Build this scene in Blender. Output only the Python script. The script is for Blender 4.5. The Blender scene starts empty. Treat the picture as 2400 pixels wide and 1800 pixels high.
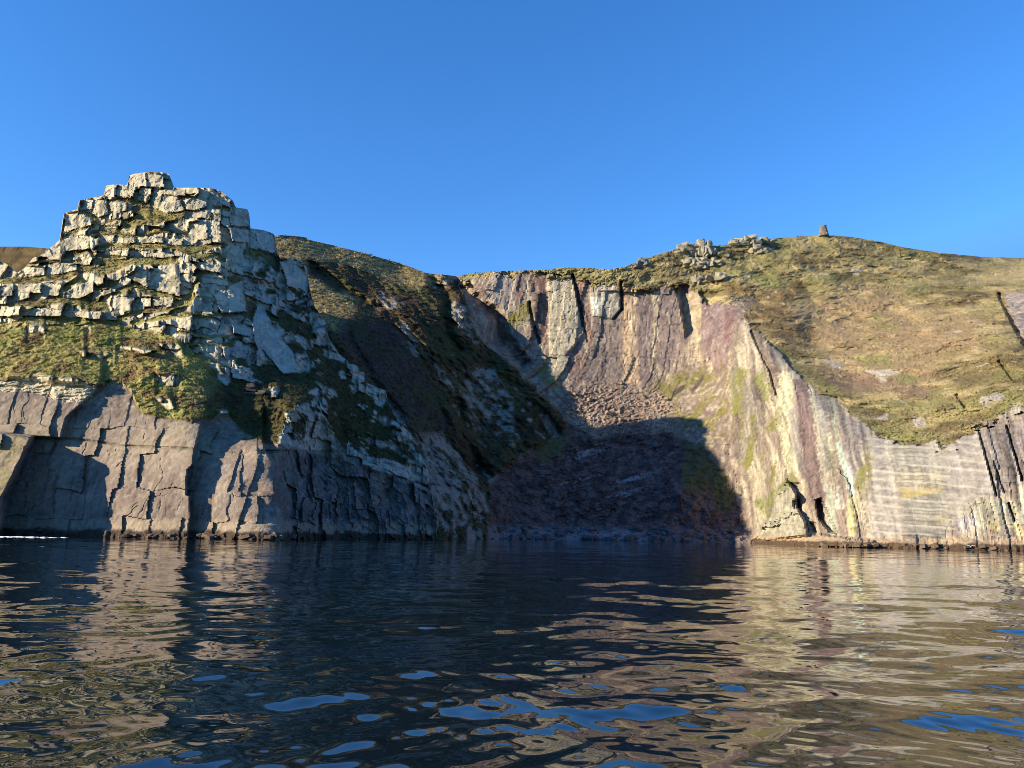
import bpy, bmesh, math, random
import numpy as np
from mathutils import Matrix, Vector

# ------------------------------------------------------------------ camera, sky, sun
SC = bpy.context.scene
F = 1848.0                      # focal length in pixels of the 2400 px wide photograph
PITCH = math.radians(10.6)
ROLL = math.radians(0.875)
CAM_H = 2.0
SUN_AZ = math.radians(69.5)     # the light travels this far to the right of straight ahead
SUN_EL = math.radians(19.2)

cam_d = bpy.data.cameras.new('camera')
cam = bpy.data.objects.new('camera', cam_d)
SC.collection.objects.link(cam)
CM = Matrix.Rotation(math.pi / 2 + PITCH, 3, 'X') @ Matrix.Rotation(ROLL, 3, 'Z')
cam.matrix_world = Matrix.Translation((0, 0, CAM_H)) @ CM.to_4x4()
cam_d.sensor_width = 36.0
cam_d.lens = 36.0 * F / 2400.0
cam_d.clip_start = 0.1
cam_d.clip_end = 20000
SC.camera = cam

to_sun = Vector((-math.sin(SUN_AZ) * math.cos(SUN_EL), -math.cos(SUN_AZ) * math.cos(SUN_EL), math.sin(SUN_EL)))
sun_d = bpy.data.lights.new('sun', 'SUN')
sun_d.energy = 5.0
sun_d.angle = math.radians(0.5)
sun_d.color = (1.0, 0.87, 0.68)
sun = bpy.data.objects.new('sun', sun_d)
sun.rotation_euler = to_sun.to_track_quat('Z', 'Y').to_euler()
SC.collection.objects.link(sun)

W = bpy.data.worlds.new('World')
SC.world = W
W.use_nodes = True
nt = W.node_tree
nt.nodes.clear()
wo = nt.nodes.new('ShaderNodeOutputWorld')
bg = nt.nodes.new('ShaderNodeBackground')
sky = nt.nodes.new('ShaderNodeTexSky')
sky.sky_type = 'NISHITA'
sky.sun_disc = False
sky.sun_elevation = SUN_EL
sky.sun_rotation = math.atan2(to_sun.x, to_sun.y)
sky.altitude = 0
sky.air_density = 1.0
sky.dust_density = 0.0
sky.ozone_density = 4.0
hs = nt.nodes.new('ShaderNodeHueSaturation')
hs.inputs['Saturation'].default_value = 1.22
hs.inputs['Hue'].default_value = 0.508
cap = nt.nodes.new('ShaderNodeVectorMath'); cap.operation = 'MINIMUM'
cap.inputs[1].default_value = (1.35, 2.45, 5.6)
nt.links.new(sky.outputs[0], cap.inputs[0])
nt.links.new(cap.outputs[0], hs.inputs['Color'])
nt.links.new(hs.outputs[0], bg.inputs[0])
bg.inputs[1].default_value = 0.136
nt.links.new(bg.outputs[0], wo.inputs[0])
SC.view_settings.view_transform = 'Standard'
SC.view_settings.look = 'None'
SC.view_settings.gamma = 1.0
SC.view_settings.exposure = 1.07
SC.cycles.filter_width = 0.9

# ------------------------------------------------------------------ numpy helpers
CMN = np.array(CM)

def ray(px, py):
    px = np.asarray(px, float); py = np.asarray(py, float)
    v = np.stack([(px - 1200) / F, (900 - py) / F, -np.ones_like(px)], -1)
    return v @ CMN.T

def place(px, py, Y):
    d = ray(px, py)
    t = np.asarray(Y, float) / d[..., 1]
    p = d * t[..., None]
    p[..., 2] += CAM_H
    return p

def hsh(ix, iy, iz, seed=0):
    n = (ix.astype(np.int64) * 374761393 + iy.astype(np.int64) * 668265263 + iz.astype(np.int64) * 2147483647 + seed * 974634777) & 0xffffffff
    n = ((n ^ (n >> 13)) * 1274126177) & 0xffffffff
    n = ((n ^ (n >> 16)) * 2246822519) & 0xffffffff
    return ((n ^ (n >> 15)) & 0xffffff) / float(0xffffff)

def vnoise(p, seed=0):
    i = np.floor(p).astype(np.int64)
    f = p - i
    f = f * f * f * (f * (f * 6 - 15) + 10)
    r = 0
    for dx in (0, 1):
        for dy in (0, 1):
            for dz in (0, 1):
                w = (f[..., 0] if dx else 1 - f[..., 0]) * (f[..., 1] if dy else 1 - f[..., 1]) * (f[..., 2] if dz else 1 - f[..., 2])
                r = r + w * hsh(i[..., 0] + dx, i[..., 1] + dy, i[..., 2] + dz, seed)
    return r * 2 - 1

def fbm(p, scale, octv=4, seed=0, gain=0.5):
    scale = np.asarray(scale, float)
    a, s, r = 1.0, 1.0, 0
    for o in range(octv):
        r = r + a * vnoise(p * scale * s + 17.3 * o, seed + o * 7)
        a *= gain; s *= 2.03
    return r

def ss(a, b, x):
    t = np.clip((x - a) / (b - a), 0, 1)
    return t * t * (3 - 2 * t)

def inside(px, py, poly):
    poly = np.asarray(poly, float)
    r = np.zeros(px.shape, bool)
    x0, y0 = poly.min(0); x1, y1 = poly.max(0)
    box = (px >= x0) & (px <= x1) & (py >= y0) & (py <= y1)
    qx, qy = px[box], py[box]
    c = np.zeros(qx.shape, bool)
    n = len(poly)
    for k in range(n):
        ax, ay = poly[k]; bx, by = poly[(k + 1) % n]
        if ay == by: continue
        hit = ((ay > qy) != (by > qy)) & (qx < (bx - ax) * (qy - ay) / (by - ay) + ax)
        c ^= hit
    r[box] = c
    return r

def poly_mask(px, py, poly, soft=2.0):
    r = 0.0
    for dx, dy in ((0, 0), (1, .4), (-1, -.4), (.4, -1), (-.4, 1), (.7, .7), (-.7, -.7)):
        r = r + inside(px + dx * soft, py + dy * soft, poly)
    return r / 7.0

def stroke_dist(px, py, pts):
    pts = np.asarray(pts, float)
    best = np.full(px.shape, 1e9)
    for a, b in zip(pts[:-1], pts[1:]):
        d = b - a
        L = max((d * d).sum(), 1e-9)
        t = np.clip(((px - a[0]) * d[0] + (py - a[1]) * d[1]) / L, 0, 1)
        best = np.minimum(best, np.hypot(px - a[0] - t * d[0], py - a[1] - t * d[1]))
    return best

def stroke(px, py, pts, half, soft=2.0):
    return 1 - ss(half - soft, half + soft, stroke_dist(px, py, pts))

def rbf(ctrl, px, py, ridge=0.5):
    c = np.asarray(ctrl, float)
    q = c[:, :2] / 100.0
    n = len(c)
    D = np.hypot(q[:, None, 0] - q[None, :, 0], q[:, None, 1] - q[None, :, 1])
    A = np.zeros((n + 3, n + 3))
    A[:n, :n] = -D - ridge * 0.1 * np.eye(n) * 0 + 0
    A[:n, :n] += -1e-6 * np.eye(n)
    A[:n, n] = 1; A[:n, n + 1:] = q
    A[n:, :n] = A[:n, n:].T
    w = np.linalg.solve(A, np.concatenate([c[:, 2], [0, 0, 0]]))
    x = px.ravel() / 100.0; y = py.ravel() / 100.0
    r = w[n] + w[n + 1] * x + w[n + 2] * y
    for k in range(n):
        r = r - w[k] * np.hypot(x - q[k, 0], y - q[k, 1])
    return r.reshape(px.shape)

def blur(a, sy, sx):
    def one(a, s, ax):
        r = int(s)
        if r < 1: return a
        pad = [(0, 0), (0, 0)]; pad[ax] = (r + 1, r)
        for _ in range(2):
            c = np.cumsum(np.pad(a, pad, mode='edge'), ax)
            n = a.shape[ax]
            hi = np.take(c, np.arange(2 * r + 1, 2 * r + 1 + n), ax)
            lo = np.take(c, np.arange(0, n), ax)
            a = (hi - lo) / (2 * r + 1)
        return a
    return one(one(a, sy, 0), sx, 1)

def bricks(u, v, h, w, seed):
    """irregular courses of blocks: three random numbers per block, distance to joints in metres, position in the block"""
    vv = v / h
    row = np.floor(vv)
    z = np.zeros_like(row)
    j = hsh(row, z, z, seed) * 0.55
    row = row - ((vv - row) < j)
    up = row + 1
    b0 = row + hsh(row, z, z, seed) * 0.55
    b1 = up + hsh(up, z, z, seed) * 0.55
    dv = np.minimum(vv - b0, b1 - vv) * h
    ww = w * (0.55 + 0.9 * hsh(row, z + 3, z, seed))
    uu = u / ww + 31 * hsh(row, z + 5, z, seed)
    col = np.floor(uu)
    j = hsh(row, col, z + 7, seed) * 0.6
    col = col - ((uu - col) < j)
    a0 = col + hsh(row, col, z + 7, seed) * 0.6
    a1 = col + 1 + hsh(row, col + 1, z + 7, seed) * 0.6
    du = np.minimum(uu - a0, a1 - uu) * ww
    return (hsh(row, col, z + 11, seed), hsh(row, col, z + 12, seed), hsh(row, col, z + 13, seed),
            du, dv, (uu - 0.5 * (a0 + a1)) * ww, (vv - 0.5 * (b0 + b1)) * h)

KALB = 0.56
def c(r, g, b, k=1.0):
    v = np.array([r, g, b], float) / 255.0
    return np.where(v <= 0.04045, v / 12.92, ((v + 0.055) / 1.055) ** 2.4) * KALB * k

def mix(a, b, t):
    return a + (b - a) * t[..., None]

def zoomed(ox, oy, s=700 / 2212.0):
    return lambda *p: [(ox + x * s, oy + y * s) for x, y in p]
z1 = zoomed(0, 380); z2 = zoomed(0, 760); z3 = zoomed(550, 500); z4 = zoomed(550, 860)
z5 = zoomed(1150, 560); z6 = zoomed(1150, 860); z7 = zoomed(1700, 520); z8 = zoomed(1700, 860)

# ------------------------------------------------------------------ object helpers
COL = SC.collection

def tag(o, label=None, cat=None, group=None, kind=None):
    if label: o['label'] = label
    if cat: o['category'] = cat
    if group: o['group'] = group
    if kind: o['kind'] = kind
    return o

def mesh_np(name, verts, faces, mat, cols=None, smooth=False, parent=None):
    me = bpy.data.meshes.new(name)
    verts = np.ascontiguousarray(verts, np.float32)
    faces = np.ascontiguousarray(faces, np.int32)
    n, k = faces.shape
    me.vertices.add(len(verts)); me.vertices.foreach_set('co', verts.ravel())
    me.loops.add(n * k); me.loops.foreach_set('vertex_index', faces.ravel())
    me.polygons.add(n); me.polygons.foreach_set('loop_start', np.arange(0, n * k, k, dtype=np.int32))
    me.polygons.foreach_set('use_smooth', np.full(n, smooth, bool))
    if cols is not None:
        at = me.attributes.new('Col', 'FLOAT_COLOR', 'POINT')
        rgba = np.ones((len(verts), 4), np.float32); rgba[:, :3] = cols
        at.data.foreach_set('color', rgba.ravel())
    me.update(calc_edges=True)
    me.materials.append(mat)
    o = bpy.data.objects.new(name, me)
    COL.objects.link(o)
    if parent: o.parent = parent
    return o

def bm_obj(name, bm, mat, parent=None, smooth=False):
    me = bpy.data.meshes.new(name)
    bm.to_mesh(me); bm.free()
    me.materials.append(mat)
    if smooth:
        for p in me.polygons: p.use_smooth = True
    o = bpy.data.objects.new(name, me)
    COL.objects.link(o)
    if parent: o.parent = parent
    return o

def material(name, rough=0.95, attr=True, color=(.2, .2, .2), scale=1.5, lo=0.72, hi=1.25, bump=0.5, bdist=0.25, detail=8, spec=0.15, stretch=(1, 1, 1)):
    m = bpy.data.materials.new(name)
    m.use_nodes = True
    t = m.node_tree; N = t.nodes; L = t.links
    b = N['Principled BSDF']
    b.inputs['Roughness'].default_value = rough
    b.inputs['Specular IOR Level'].default_value = spec
    geo = N.new('ShaderNodeNewGeometry')
    mp = N.new('ShaderNodeMapping'); mp.inputs['Scale'].default_value = stretch
    L.new(geo.outputs['Position'], mp.inputs[0])
    n1 = N.new('ShaderNodeTexNoise'); n1.inputs['Scale'].default_value = scale; n1.inputs['Detail'].default_value = detail
    n1.inputs['Roughness'].default_value = 0.65
    L.new(mp.outputs[0], n1.inputs['Vector'])
    mr = N.new('ShaderNodeMapRange')
    mr.inputs['From Min'].default_value = 0.3; mr.inputs['From Max'].default_value = 0.7
    mr.inputs['To Min'].default_value = lo; mr.inputs['To Max'].default_value = hi
    L.new(n1.outputs[0], mr.inputs[0])
    mul = N.new('ShaderNodeVectorMath'); mul.operation = 'SCALE'
    if attr:
        a = N.new('ShaderNodeAttribute'); a.attribute_name = 'Col'
        L.new(a.outputs['Color'], mul.inputs[0])
    else:
        mul.inputs[0].default_value = color
    L.new(mr.outputs[0], mul.inputs['Scale'])
    L.new(mul.outputs[0], b.inputs['Base Color'])
    bp = N.new('ShaderNodeBump'); bp.inputs['Strength'].default_value = bump; bp.inputs['Distance'].default_value = bdist
    L.new(n1.outputs[0], bp.inputs['Height'])
    L.new(bp.outputs[0], b.inputs['Normal'])
    return m

M_ROCK = material('rock', scale=0.9, lo=0.72, hi=1.22, bump=0.6, bdist=0.3)
M_GRASS = material('grass', scale=2.2, lo=0.55, hi=1.4, bump=0.8, bdist=0.35)
M_SCREE = material('scree', scale=2.5, lo=0.6, hi=1.35, bump=0.9, bdist=0.3)

# ------------------------------------------------------------------ terrain sheets
def sheet(outline, x0, x1, step, rows, ybot):
    xs = np.arange(x0, x1 + step, step)
    o = np.asarray(outline, float)
    yt = np.interp(xs, o[:, 0], o[:, 1])
    yb = np.interp(xs, [p[0] for p in ybot], [p[1] for p in ybot])
    t = np.linspace(0, 1, rows)[:, None]
    k = np.ones(41) / 41
    ys = np.convolve(np.pad(yt, 40, mode='edge'), k, mode='same')
    ys = np.convolve(ys, k, mode='same')[40:-40]
    py = yb[None] + (ys - yb)[None] * t + (yt - ys)[None] * t ** 9
    px = np.repeat(xs[None], rows, 0)
    return px, py

def back_rows(P, ext):
    """carry the sheet over its skyline and down behind, so that it is a hill and not a card"""
    top = P[-1]
    C0 = np.array([0, 0, CAM_H])
    rows = [P]
    for e, drop in ext:
        q = top.copy()
        s = 1 + e / top[:, 1]
        q[:, 0] *= s; q[:, 1] *= s
        q[:, 2] = top[:, 2] - drop
        q[:, 2] = np.maximum(q[:, 2], np.minimum(top[:, 2], -1.0)) if drop < 900 else -4.0
        rows.append(q[None])
    return np.concatenate(rows, 0)

def quads(nr, nc):
    i = np.arange(nr - 1)[:, None] * nc + np.arange(nc - 1)[None]
    return np.stack([i, i + 1, i + nc + 1, i + nc], -1).reshape(-1, 4)

def split(P, cols, cls, specs):
    """write each class of faces of a sheet as an object of its own"""
    nr, nc = P.shape[:2]
    q = quads(nr, nc)
    V = P.reshape(-1, 3); K = cols.reshape(-1, 3); cl = cls.reshape(-1)
    fc = cl[q[:, 0]]
    out = []
    for k, (name, mat, smooth, label, cat) in specs.items():
        f = q[fc == k]
        if not len(f): continue
        used = np.unique(f)
        remap = np.full(len(V), -1); remap[used] = np.arange(len(used))
        o = mesh_np(name, V[used], remap[f], mat, K[used], smooth)
        tag(o, label, cat, kind='structure')
        out.append(o)
    return out

def pad_rows(a, n):
    return np.concatenate([a] + [a[-1:]] * n, 0)

# ---- palette (colours of the sunlit things themselves)
LICHEN = c(248, 232, 186); GREYR = c(220, 206, 168); MAUVE = c(146, 124, 112); TAN = c(184, 164, 130)
GRASS_Y = c(196, 178, 104); GRASS_G = c(136, 142, 68); HEATH = c(140, 114, 74); DARKVEG = c(84, 66, 42); RUSSET = c(178, 148, 106)

# ================================================================== A: the headland
OUT_A = [(-700, 1000), (-500, 900), (-250, 760), (-60, 640), (0, 612), (22, 622), (40, 640), (58, 628), (78, 604), (92, 600), (112, 585), (140, 562), (146, 520), (150, 500), (182, 490), (185, 470), (222, 462),
         (243, 458), (247, 434), (275, 432), (298, 434), (303, 412), (312, 408), (345, 403), (380, 404), (396, 408), (405, 430), (408, 440), (440, 440), (470, 440), (502, 442),
         (520, 450), (546, 470), (552, 486), (580, 490), (584, 500), (587, 535), (620, 540), (642, 548), (650, 590), (656, 606), (690, 606), (704, 612), (720, 628), (726, 680),
         (738, 720), (762, 752), (770, 790), (795, 830), (818, 848), (854, 867), (858, 896), (882, 908), (904, 915), (911, 949), (930, 985), (960, 1015), (985, 1060),
         (1005, 1110), (1015, 1180), (1022, 1270)]
YB_A = [(-700, 1275), (0, 1275), (1022, 1292)]
pxA, pyA = sheet(OUT_A, -700, 1022, 2.6, 400, YB_A)
CT_A = [(-700, 1250, 134), (-700, 1000, 160), (-300, 1250, 134), (0, 1250, 137), (200, 1250, 136), (450, 1252, 133), (650, 1255, 130), (760, 1256, 152), (870, 1258, 166), (960, 1260, 172), (1020, 1262, 180),
        (-300, 1000, 150), (0, 1040, 141), (200, 1040, 141), (450, 1040, 138), (600, 1050, 138), (655, 1055, 138), (600, 1150, 133), (655, 1150, 133), (760, 1080, 166), (870, 1120, 174), (960, 1150, 180),
        (-300, 900, 156), (0, 890, 148), (150, 890, 148), (300, 920, 147), (450, 985, 142), (600, 1000, 151), (690, 960, 155), (800, 1000, 176), (880, 1030, 182), (940, 1060, 184),
        (-200, 790, 164), (0, 760, 163), (150, 755, 164), (300, 765, 164), (430, 800, 161), (520, 870, 160), (620, 890, 166), (720, 920, 168), (800, 930, 182), (880, 960, 188),
        (0, 660, 172), (150, 640, 173), (300, 640, 174), (450, 650, 175), (560, 680, 179), (640, 720, 184), (700, 760, 187), (770, 830, 189), (840, 890, 191),
        (0, 615, 178), (100, 590, 178), (190, 540, 184), (300, 530, 186), (430, 530, 187), (520, 560, 184), (600, 600, 191), (690, 620, 199), (720, 690, 197),
        (150, 500, 190), (240, 440, 194), (340, 405, 196), (480, 442, 196), (545, 480, 198), (580, 510, 200), (640, 560, 199)]
YA = rbf(CT_A, pxA, pyA)
PA = place(pxA, pyA, YA)

def warp(px, py, P, amp, sc, seed):
    return px + amp * fbm(P, sc, 3, seed), py + amp * fbm(P, sc, 3, seed + 50)

wx, wy = warp(pxA, pyA, PA, 7, 0.25, 3)
BANDS = [(z1((600, 365), (680, 400), (700, 430)), 26), (z1((880, 270), (1000, 290), (1100, 320)), 22), (z1((1000, 350), (1080, 365), (1150, 370)), 40),
         (z1((930, 460), (1060, 420), (1200, 415), (1360, 380)), 36), (z1((560, 500), (700, 462), (900, 440)), 9), (z1((680, 540), (850, 520), (1000, 545), (1200, 510), (1380, 530)), 26),
         (z1((700, 640), (850, 610), (1060, 600), (1200, 620), (1350, 640), (1650, 620)), 26), (z1((1350, 640), (1500, 700), (1650, 730)), 30), (z1((450, 690), (650, 662), (720, 700), (1000, 690)), 10),
         (z1((720, 740), (900, 740), (1150, 740), (1300, 720)), 34), (z1((200, 750), (400, 730), (600, 740)), 15), (z1((0, 880), (200, 860), (500, 850), (620, 800), (750, 810)), 30),
         (z1((750, 810), (900, 770)), 36), (z1((500, 930), (600, 880), (720, 930), (850, 890)), 28), (z1((850, 970), (1000, 940), (1200, 980), (1400, 1000), (1480, 880)), 18),
         (z1((100, 1050), (250, 1040), (450, 1020), (600, 1040), (780, 1070)), 34), (z1((900, 1150), (1050, 1090), (1250, 1080), (1400, 1040), (1440, 990)), 22),
         (z1((1000, 1190), (1200, 1150), (1500, 1110), (1700, 1140)), 17), (z1((-300, 1240), (0, 1215), (200, 1180), (400, 1150), (700, 1160), (900, 1185)), 22), (z1((1300, 1250), (1500, 1280), (1700, 1290)), 13),
         (z1((1380, 1340), (1600, 1350), (1850, 1300)), 12), (z1((1500, 1460), (1700, 1520)), 14), (z1((420, 560), (560, 520), (640, 490)), 6), (z1((800, 380), (940, 370)), 6), (z1((1300, 230), (1420, 250)), 6),
         (z1((1580, 345), (1700, 355)), 10), (z1((1700, 480), (1880, 500)), 9)]
G1 = [(-700, 1010), (-500, 920), (-200, 888), (0, 887), (95, 879), (165, 887), (222, 899), (240, 896), (260, 890), (294, 899), (316, 937), (332, 969), (405, 981), (459, 981), (494, 978), (538, 963), (557, 1000), (600, 1030),
      (627, 1035), (652, 1038), (668, 990), (690, 960), (742, 925), (740, 890), (700, 876), (650, 872), (620, 895), (560, 903), (520, 880), (480, 850), (440, 815), (400, 785), (330, 770), (260, 755), (180, 752), (100, 756), (0, 770), (-400, 800), (-700, 960)]
def ledges(px, py, P):
    wx, wy = warp(px, py, P, 7, 0.25, 3)
    g = poly_mask(wx, wy, G1, 5)
    for pts, h in BANDS:
        g = np.maximum(g, stroke(wx, wy, pts, h * 0.3165 * .86, 2.2))
    for pts in [z1((1830, 650), (2050, 720), (1950, 860)), z1((1600, 850), (1800, 890), (2100, 950), (2212, 990)), z3((300, 560), (520, 600), (560, 800)), z3((330, 760), (520, 860), (560, 1000), (450, 1000)),
                z3((600, 1200), (800, 1300), (900, 1480)), z3((700, 1450), (900, 1560), (1050, 1640)), z4((800, 520), (1000, 600), (1250, 680)), z4((650, 380), (800, 480)), z4((1150, 520), (1350, 640), (1450, 760))]:
        g = np.maximum(g, 0.95 * stroke(wx + 10 * fbm(P, .3, 2, 90), wy, pts, 15, 8) * ss(-.25, .2, fbm(P, .2, 3, 93) + .3 * fbm(P, .8, 2, 94)))
    rk = 0
    for poly in [z2((1150, 360), (1320, 360), (1330, 470), (1160, 440)), z2((190, 20), (310, 10), (320, 70), (180, 70)), z2((540, 30), (660, 10), (690, 70)), z2((570, 190), (820, 220), (800, 255), (600, 220)),
                 z2((860, 170), (1010, 180), (1180, 220), (1050, 225), (880, 200)), z2((1190, 150), (1320, 150), (1360, 240), (1240, 230)), z2((1580, 340), (1700, 380), (1690, 460), (1600, 430)),
                 z2((1760, 340), (1870, 380), (1880, 440), (1780, 420)), z2((1160, 560), (1240, 560), (1300, 640), (1230, 640)), z2((1980, 460), (2070, 470), (2080, 530), (1990, 520)),
                 z4((530, 330), (640, 330), (740, 440), (640, 480), (560, 440)), z4((380, 320), (460, 340), (470, 390), (400, 370)), z4((860, 110), (930, 130), (920, 200), (860, 190)), z4((530, 160), (620, 140), (640, 210), (560, 190))]:
        rk = np.maximum(rk, poly_mask(wx, wy, poly, 2)) if not np.isscalar(rk) else poly_mask(wx, wy, poly, 2)
    flk = ss(520, 640, px + 0.35 * (py - 700)) * (1 - ss(1010, 1060, py))
    g = np.maximum(g, flk * ss(.26, .44, fbm(P, (.13, .13, .2), 3, 91) + .35 * fbm(P, .6, 3, 92)))
    g = g * (1 - rk)
    g = np.clip(g + 0.0, 0, 1)
    return g
gA = ledges(pxA, pyA, PA)

# which part of the sheet is sea cliff (smooth walls), which is crag (blocks)
xs = pxA[0]
crest = np.interp(xs, [-700, 0, 222, 300, 332, 459, 540, 652, 690, 800, 900, 1022], [930, 884, 900, 905, 965, 983, 970, 1040, 1050, 1070, 1110, 1150])[None]
cliffA = ss(-6, 10, pyA - crest)

# courses step back where they carry grass
RY = 2.3
ry = np.arange(380, 1320, RY)[::-1]
rx_, ry_ = np.meshgrid(xs, ry)
YR = rbf(CT_A, rx_, ry_)
gR = ledges(rx_, ry_, place(rx_, ry_, YR))
I = np.cumsum((0.04 + 1.5 * gR) * RY * YR / F, 0)
I = I - blur(I, 22, 0)
fi = np.clip((ry[0] - pyA) / RY, 0, len(ry) - 1.001)
i0 = fi.astype(int); fr = fi - i0
I = np.take_along_axis(I, i0, 0) * (1 - fr) + np.take_along_axis(I, i0 + 1, 0) * fr
stepA = I * (1 - 0.8 * cliffA) * 1.0

# the walls of the sea cliff stand one behind another from left to right
def edge(px, py, line, ramp):
    l = np.asarray(line, float); l = l[np.argsort(l[:, 1])]
    return ss(0, ramp, px - np.interp(py, l[:, 1], l[:, 0]))
jx = pxA + 2.0 * fbm(PA, 0.5, 3, 5)
low = ss(-3, 3, pyA - np.interp(xs, [-700, 0, 70, 178, 290, 453, 700], [1010, 1014, 1022, 1030, 1046, 1052, 1056])[None])
E_LOW = [(92, 880), (68, 1026), (41, 1086), (0, 1168), (-10, 1290)]
E_UP = [(232, 880), (221, 912), (152, 978), (133, 1035)]
E_CH = [(480, 960), (453, 1051), (449, 1089), (435, 1102), (434, 1159), (443, 1164), (440, 1290)]
E_S1 = [(566, 1050), (548, 1100), (532, 1152), (531, 1290)]
E_S2 = [(611, 1055), (590, 1130), (570, 1190), (557, 1230), (556, 1290)]
E_COR = [(612, 1030), (617, 1057), (646, 1089), (642, 1171), (660, 1200), (661, 1290)]
bul = ss(1030, 1240, pyA)
cliffY = (low * (-5.0 - 5.0 * bul + (8.3 + 5.0 * bul) * edge(jx, pyA, E_LOW, 16)) + (1 - low) * (0.5 + 2.8 * edge(jx, pyA, E_UP, 12)))
cliffY = cliffY + 3.0 * edge(jx, pyA, E_CH, 5) * ss(930, 1000, pyA)
cliffY = cliffY + low * (0.6 * edge(jx, pyA, E_S1, 3) * ss(1050, 1056, pyA) * (1 - ss(1150, 1156, pyA)) + 0.65 * edge(jx, pyA, E_S2, 3) * (1 - ss(1226, 1232, pyA)))
cliffY = (cliffY + 4.0 * edge(jx, pyA, E_COR, 7)) * (1 - ss(680, 860, pxA))
cliffY = cliffY - 0.006 * np.clip(pxA - 70, 0, 600) * (1 - ss(640, 760, pxA)) + 1.6
YA1 = YA + stepA + ss(-110, 8, pyA - crest) * cliffY
# broad facets of the walls
fac = fbm(PA, (0.09, 0.09, 0.05), 3, 21)
YA1 = YA1 + cliffA * 0.5 * fac
PA1 = place(pxA, pyA, YA1)

# blocks
flank = ss(600, 720, pxA + 0.35 * (pyA - 900))
rock = 1 - gA
u = PA1[..., 0] + 0.35 * PA1[..., 1]
v = PA1[..., 2] + 1.6 * fbm(PA1, 0.06, 3, 31) + 0.10 * PA1[..., 0] * (1 - flank) + 0.35 * PA1[..., 0] * flank
r1, r2, r3, du, dv, lu, lv = bricks(u + 0.5 * fbm(PA1, 0.4, 2, 33), v + .7 * fbm(PA1, .25, 3, 32), 4.3, 6.0, 41)
s1, s2, s3, eu, ev, mu, mv = bricks(u + 0.25 * fbm(PA1, 0.8, 2, 35), v + 0.3 * fbm(PA1, 0.6, 3, 34), 2.5, 1.35, 43)
crag = rock * (1 - cliffA)
lefty = 1 - ss(500, 640, pxA + 0.3 * (pyA - 600))
BB = [((950, 175), (985, 95), (1080, 80), (1090, 180)), ((1092, 80), (1205, 75), (1215, 190), (1092, 185)), ((785, 165), (870, 165), (845, 255), (770, 260)), ((880, 170), (1010, 180), (990, 255), (860, 255)), ((1030, 185), (1120, 190), (1120, 240), (1030, 240)),
      ((1130, 200), (1380, 205), (1370, 250), (1140, 240)), ((1160, 300), (1340, 280), (1360, 360), (1230, 380), (1150, 340)), ((1380, 300), (1520, 200), (1530, 330), (1440, 360), (1370, 350)), ((590, 280), (690, 275), (685, 350), (590, 360)), ((480, 370), (600, 365), (690, 430), (660, 460), (480, 520)),
      ((700, 280), (790, 270), (800, 390), (720, 410)), ((810, 290), (940, 300), (940, 360), (820, 370)), ((1400, 440), (1530, 430), (1540, 570), (1440, 580), (1390, 520)), ((1560, 380), (1620, 390), (1640, 600), (1560, 590)), ((1700, 400), (1840, 380), (1850, 480), (1710, 470)), ((1700, 490), (1860, 500), (1870, 600), (1720, 590)),
      ((1890, 520), (2030, 540), (2060, 680), (1920, 640)), ((340, 600), (500, 560), (640, 560), (660, 640), (380, 680)), ((185, 770), (340, 765), (330, 840), (190, 830)), ((360, 760), (575, 760), (570, 800), (430, 830), (350, 830)), ((790, 830), (930, 780), (930, 830), (870, 880), (790, 870)), ((1000, 800), (1085, 770), (1090, 930), (930, 850)),
      ((1110, 790), (1330, 745), (1335, 1000), (1110, 930)), ((1400, 730), (1640, 760), (1640, 820), (1480, 800)), ((0, 920), (100, 910), (90, 990), (0, 1010)), ((120, 905), (310, 900), (300, 970), (120, 960)), ((330, 900), (460, 905), (430, 990), (325, 985)), ((480, 970), (560, 900), (690, 890), (690, 960), (590, 1010), (480, 1010)),
      ((680, 970), (850, 940), (860, 960), (690, 1010)), ((140, 1110), (250, 1080), (455, 1095), (455, 1140), (140, 1140)), ((470, 1100), (750, 1110), (740, 1160), (470, 1145)), ((760, 1110), (870, 1110), (865, 1170), (760, 1165)), ((1500, 990), (1560, 1000), (1580, 1130), (1500, 1120)), ((1580, 980), (1800, 870), (1820, 1110), (1640, 1120)),
      ((1870, 1200), (1900, 1070), (1960, 1100), (2080, 1280), (2200, 1450), (2190, 1560), (2100, 1570), (1960, 1400), (1890, 1350)), ((1720, 1210), (1870, 1205), (1870, 1290), (1730, 1270)), ((2075, 735), (2250, 780), (2290, 960), (2130, 920)), ((850, 560), (1000, 555), (1000, 600), (850, 600)), ((1010, 555), (1200, 550), (1210, 600), (1010, 595)), ((1250, 570), (1360, 570), (1350, 620), (1230, 610)), ((770, 650), (900, 645), (890, 690), (780, 690)), ((1150, 650), (1330, 690), (1200, 715), (1120, 690)), ((1050, 1010), (1120, 1010), (1120, 1070), (1050, 1070)), ((1130, 1010), (1280, 1000), (1280, 1060), (1130, 1070))]
rng = np.random.RandomState(4)
smooth_b = 0 * pxA; dbb = 0 * pxA
bx, by = pxA + 1.3 * fbm(PA, .5, 3, 44), pyA + 1.3 * fbm(PA, .5, 3, 45)
for poly in BB:
    q_ = np.array(z1(*poly)); cx_, cy_ = q_.mean(0)
    m = inside(bx, by, q_).astype(float)
    o_ = -0.25 - 0.7 * rng.rand(); t_ = (-0.45 + .3 * rng.rand()) if cx_ < 520 else (0.1 + .5 * rng.rand())
    smooth_b = np.maximum(smooth_b, m)
    dbb = np.where(m > 0, o_ + t_ * (pxA - cx_) * 0.1 + 0.02 * (cy_ - pyA), dbb)
tilt = -0.5 * lefty + 0.3 * (1 - lefty) + 0.5 * (r2 - 0.5)
dB = (r1 - 0.5) * 1.9 + tilt * lu + (r3 - 0.3) * 0.3 * lv
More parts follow.
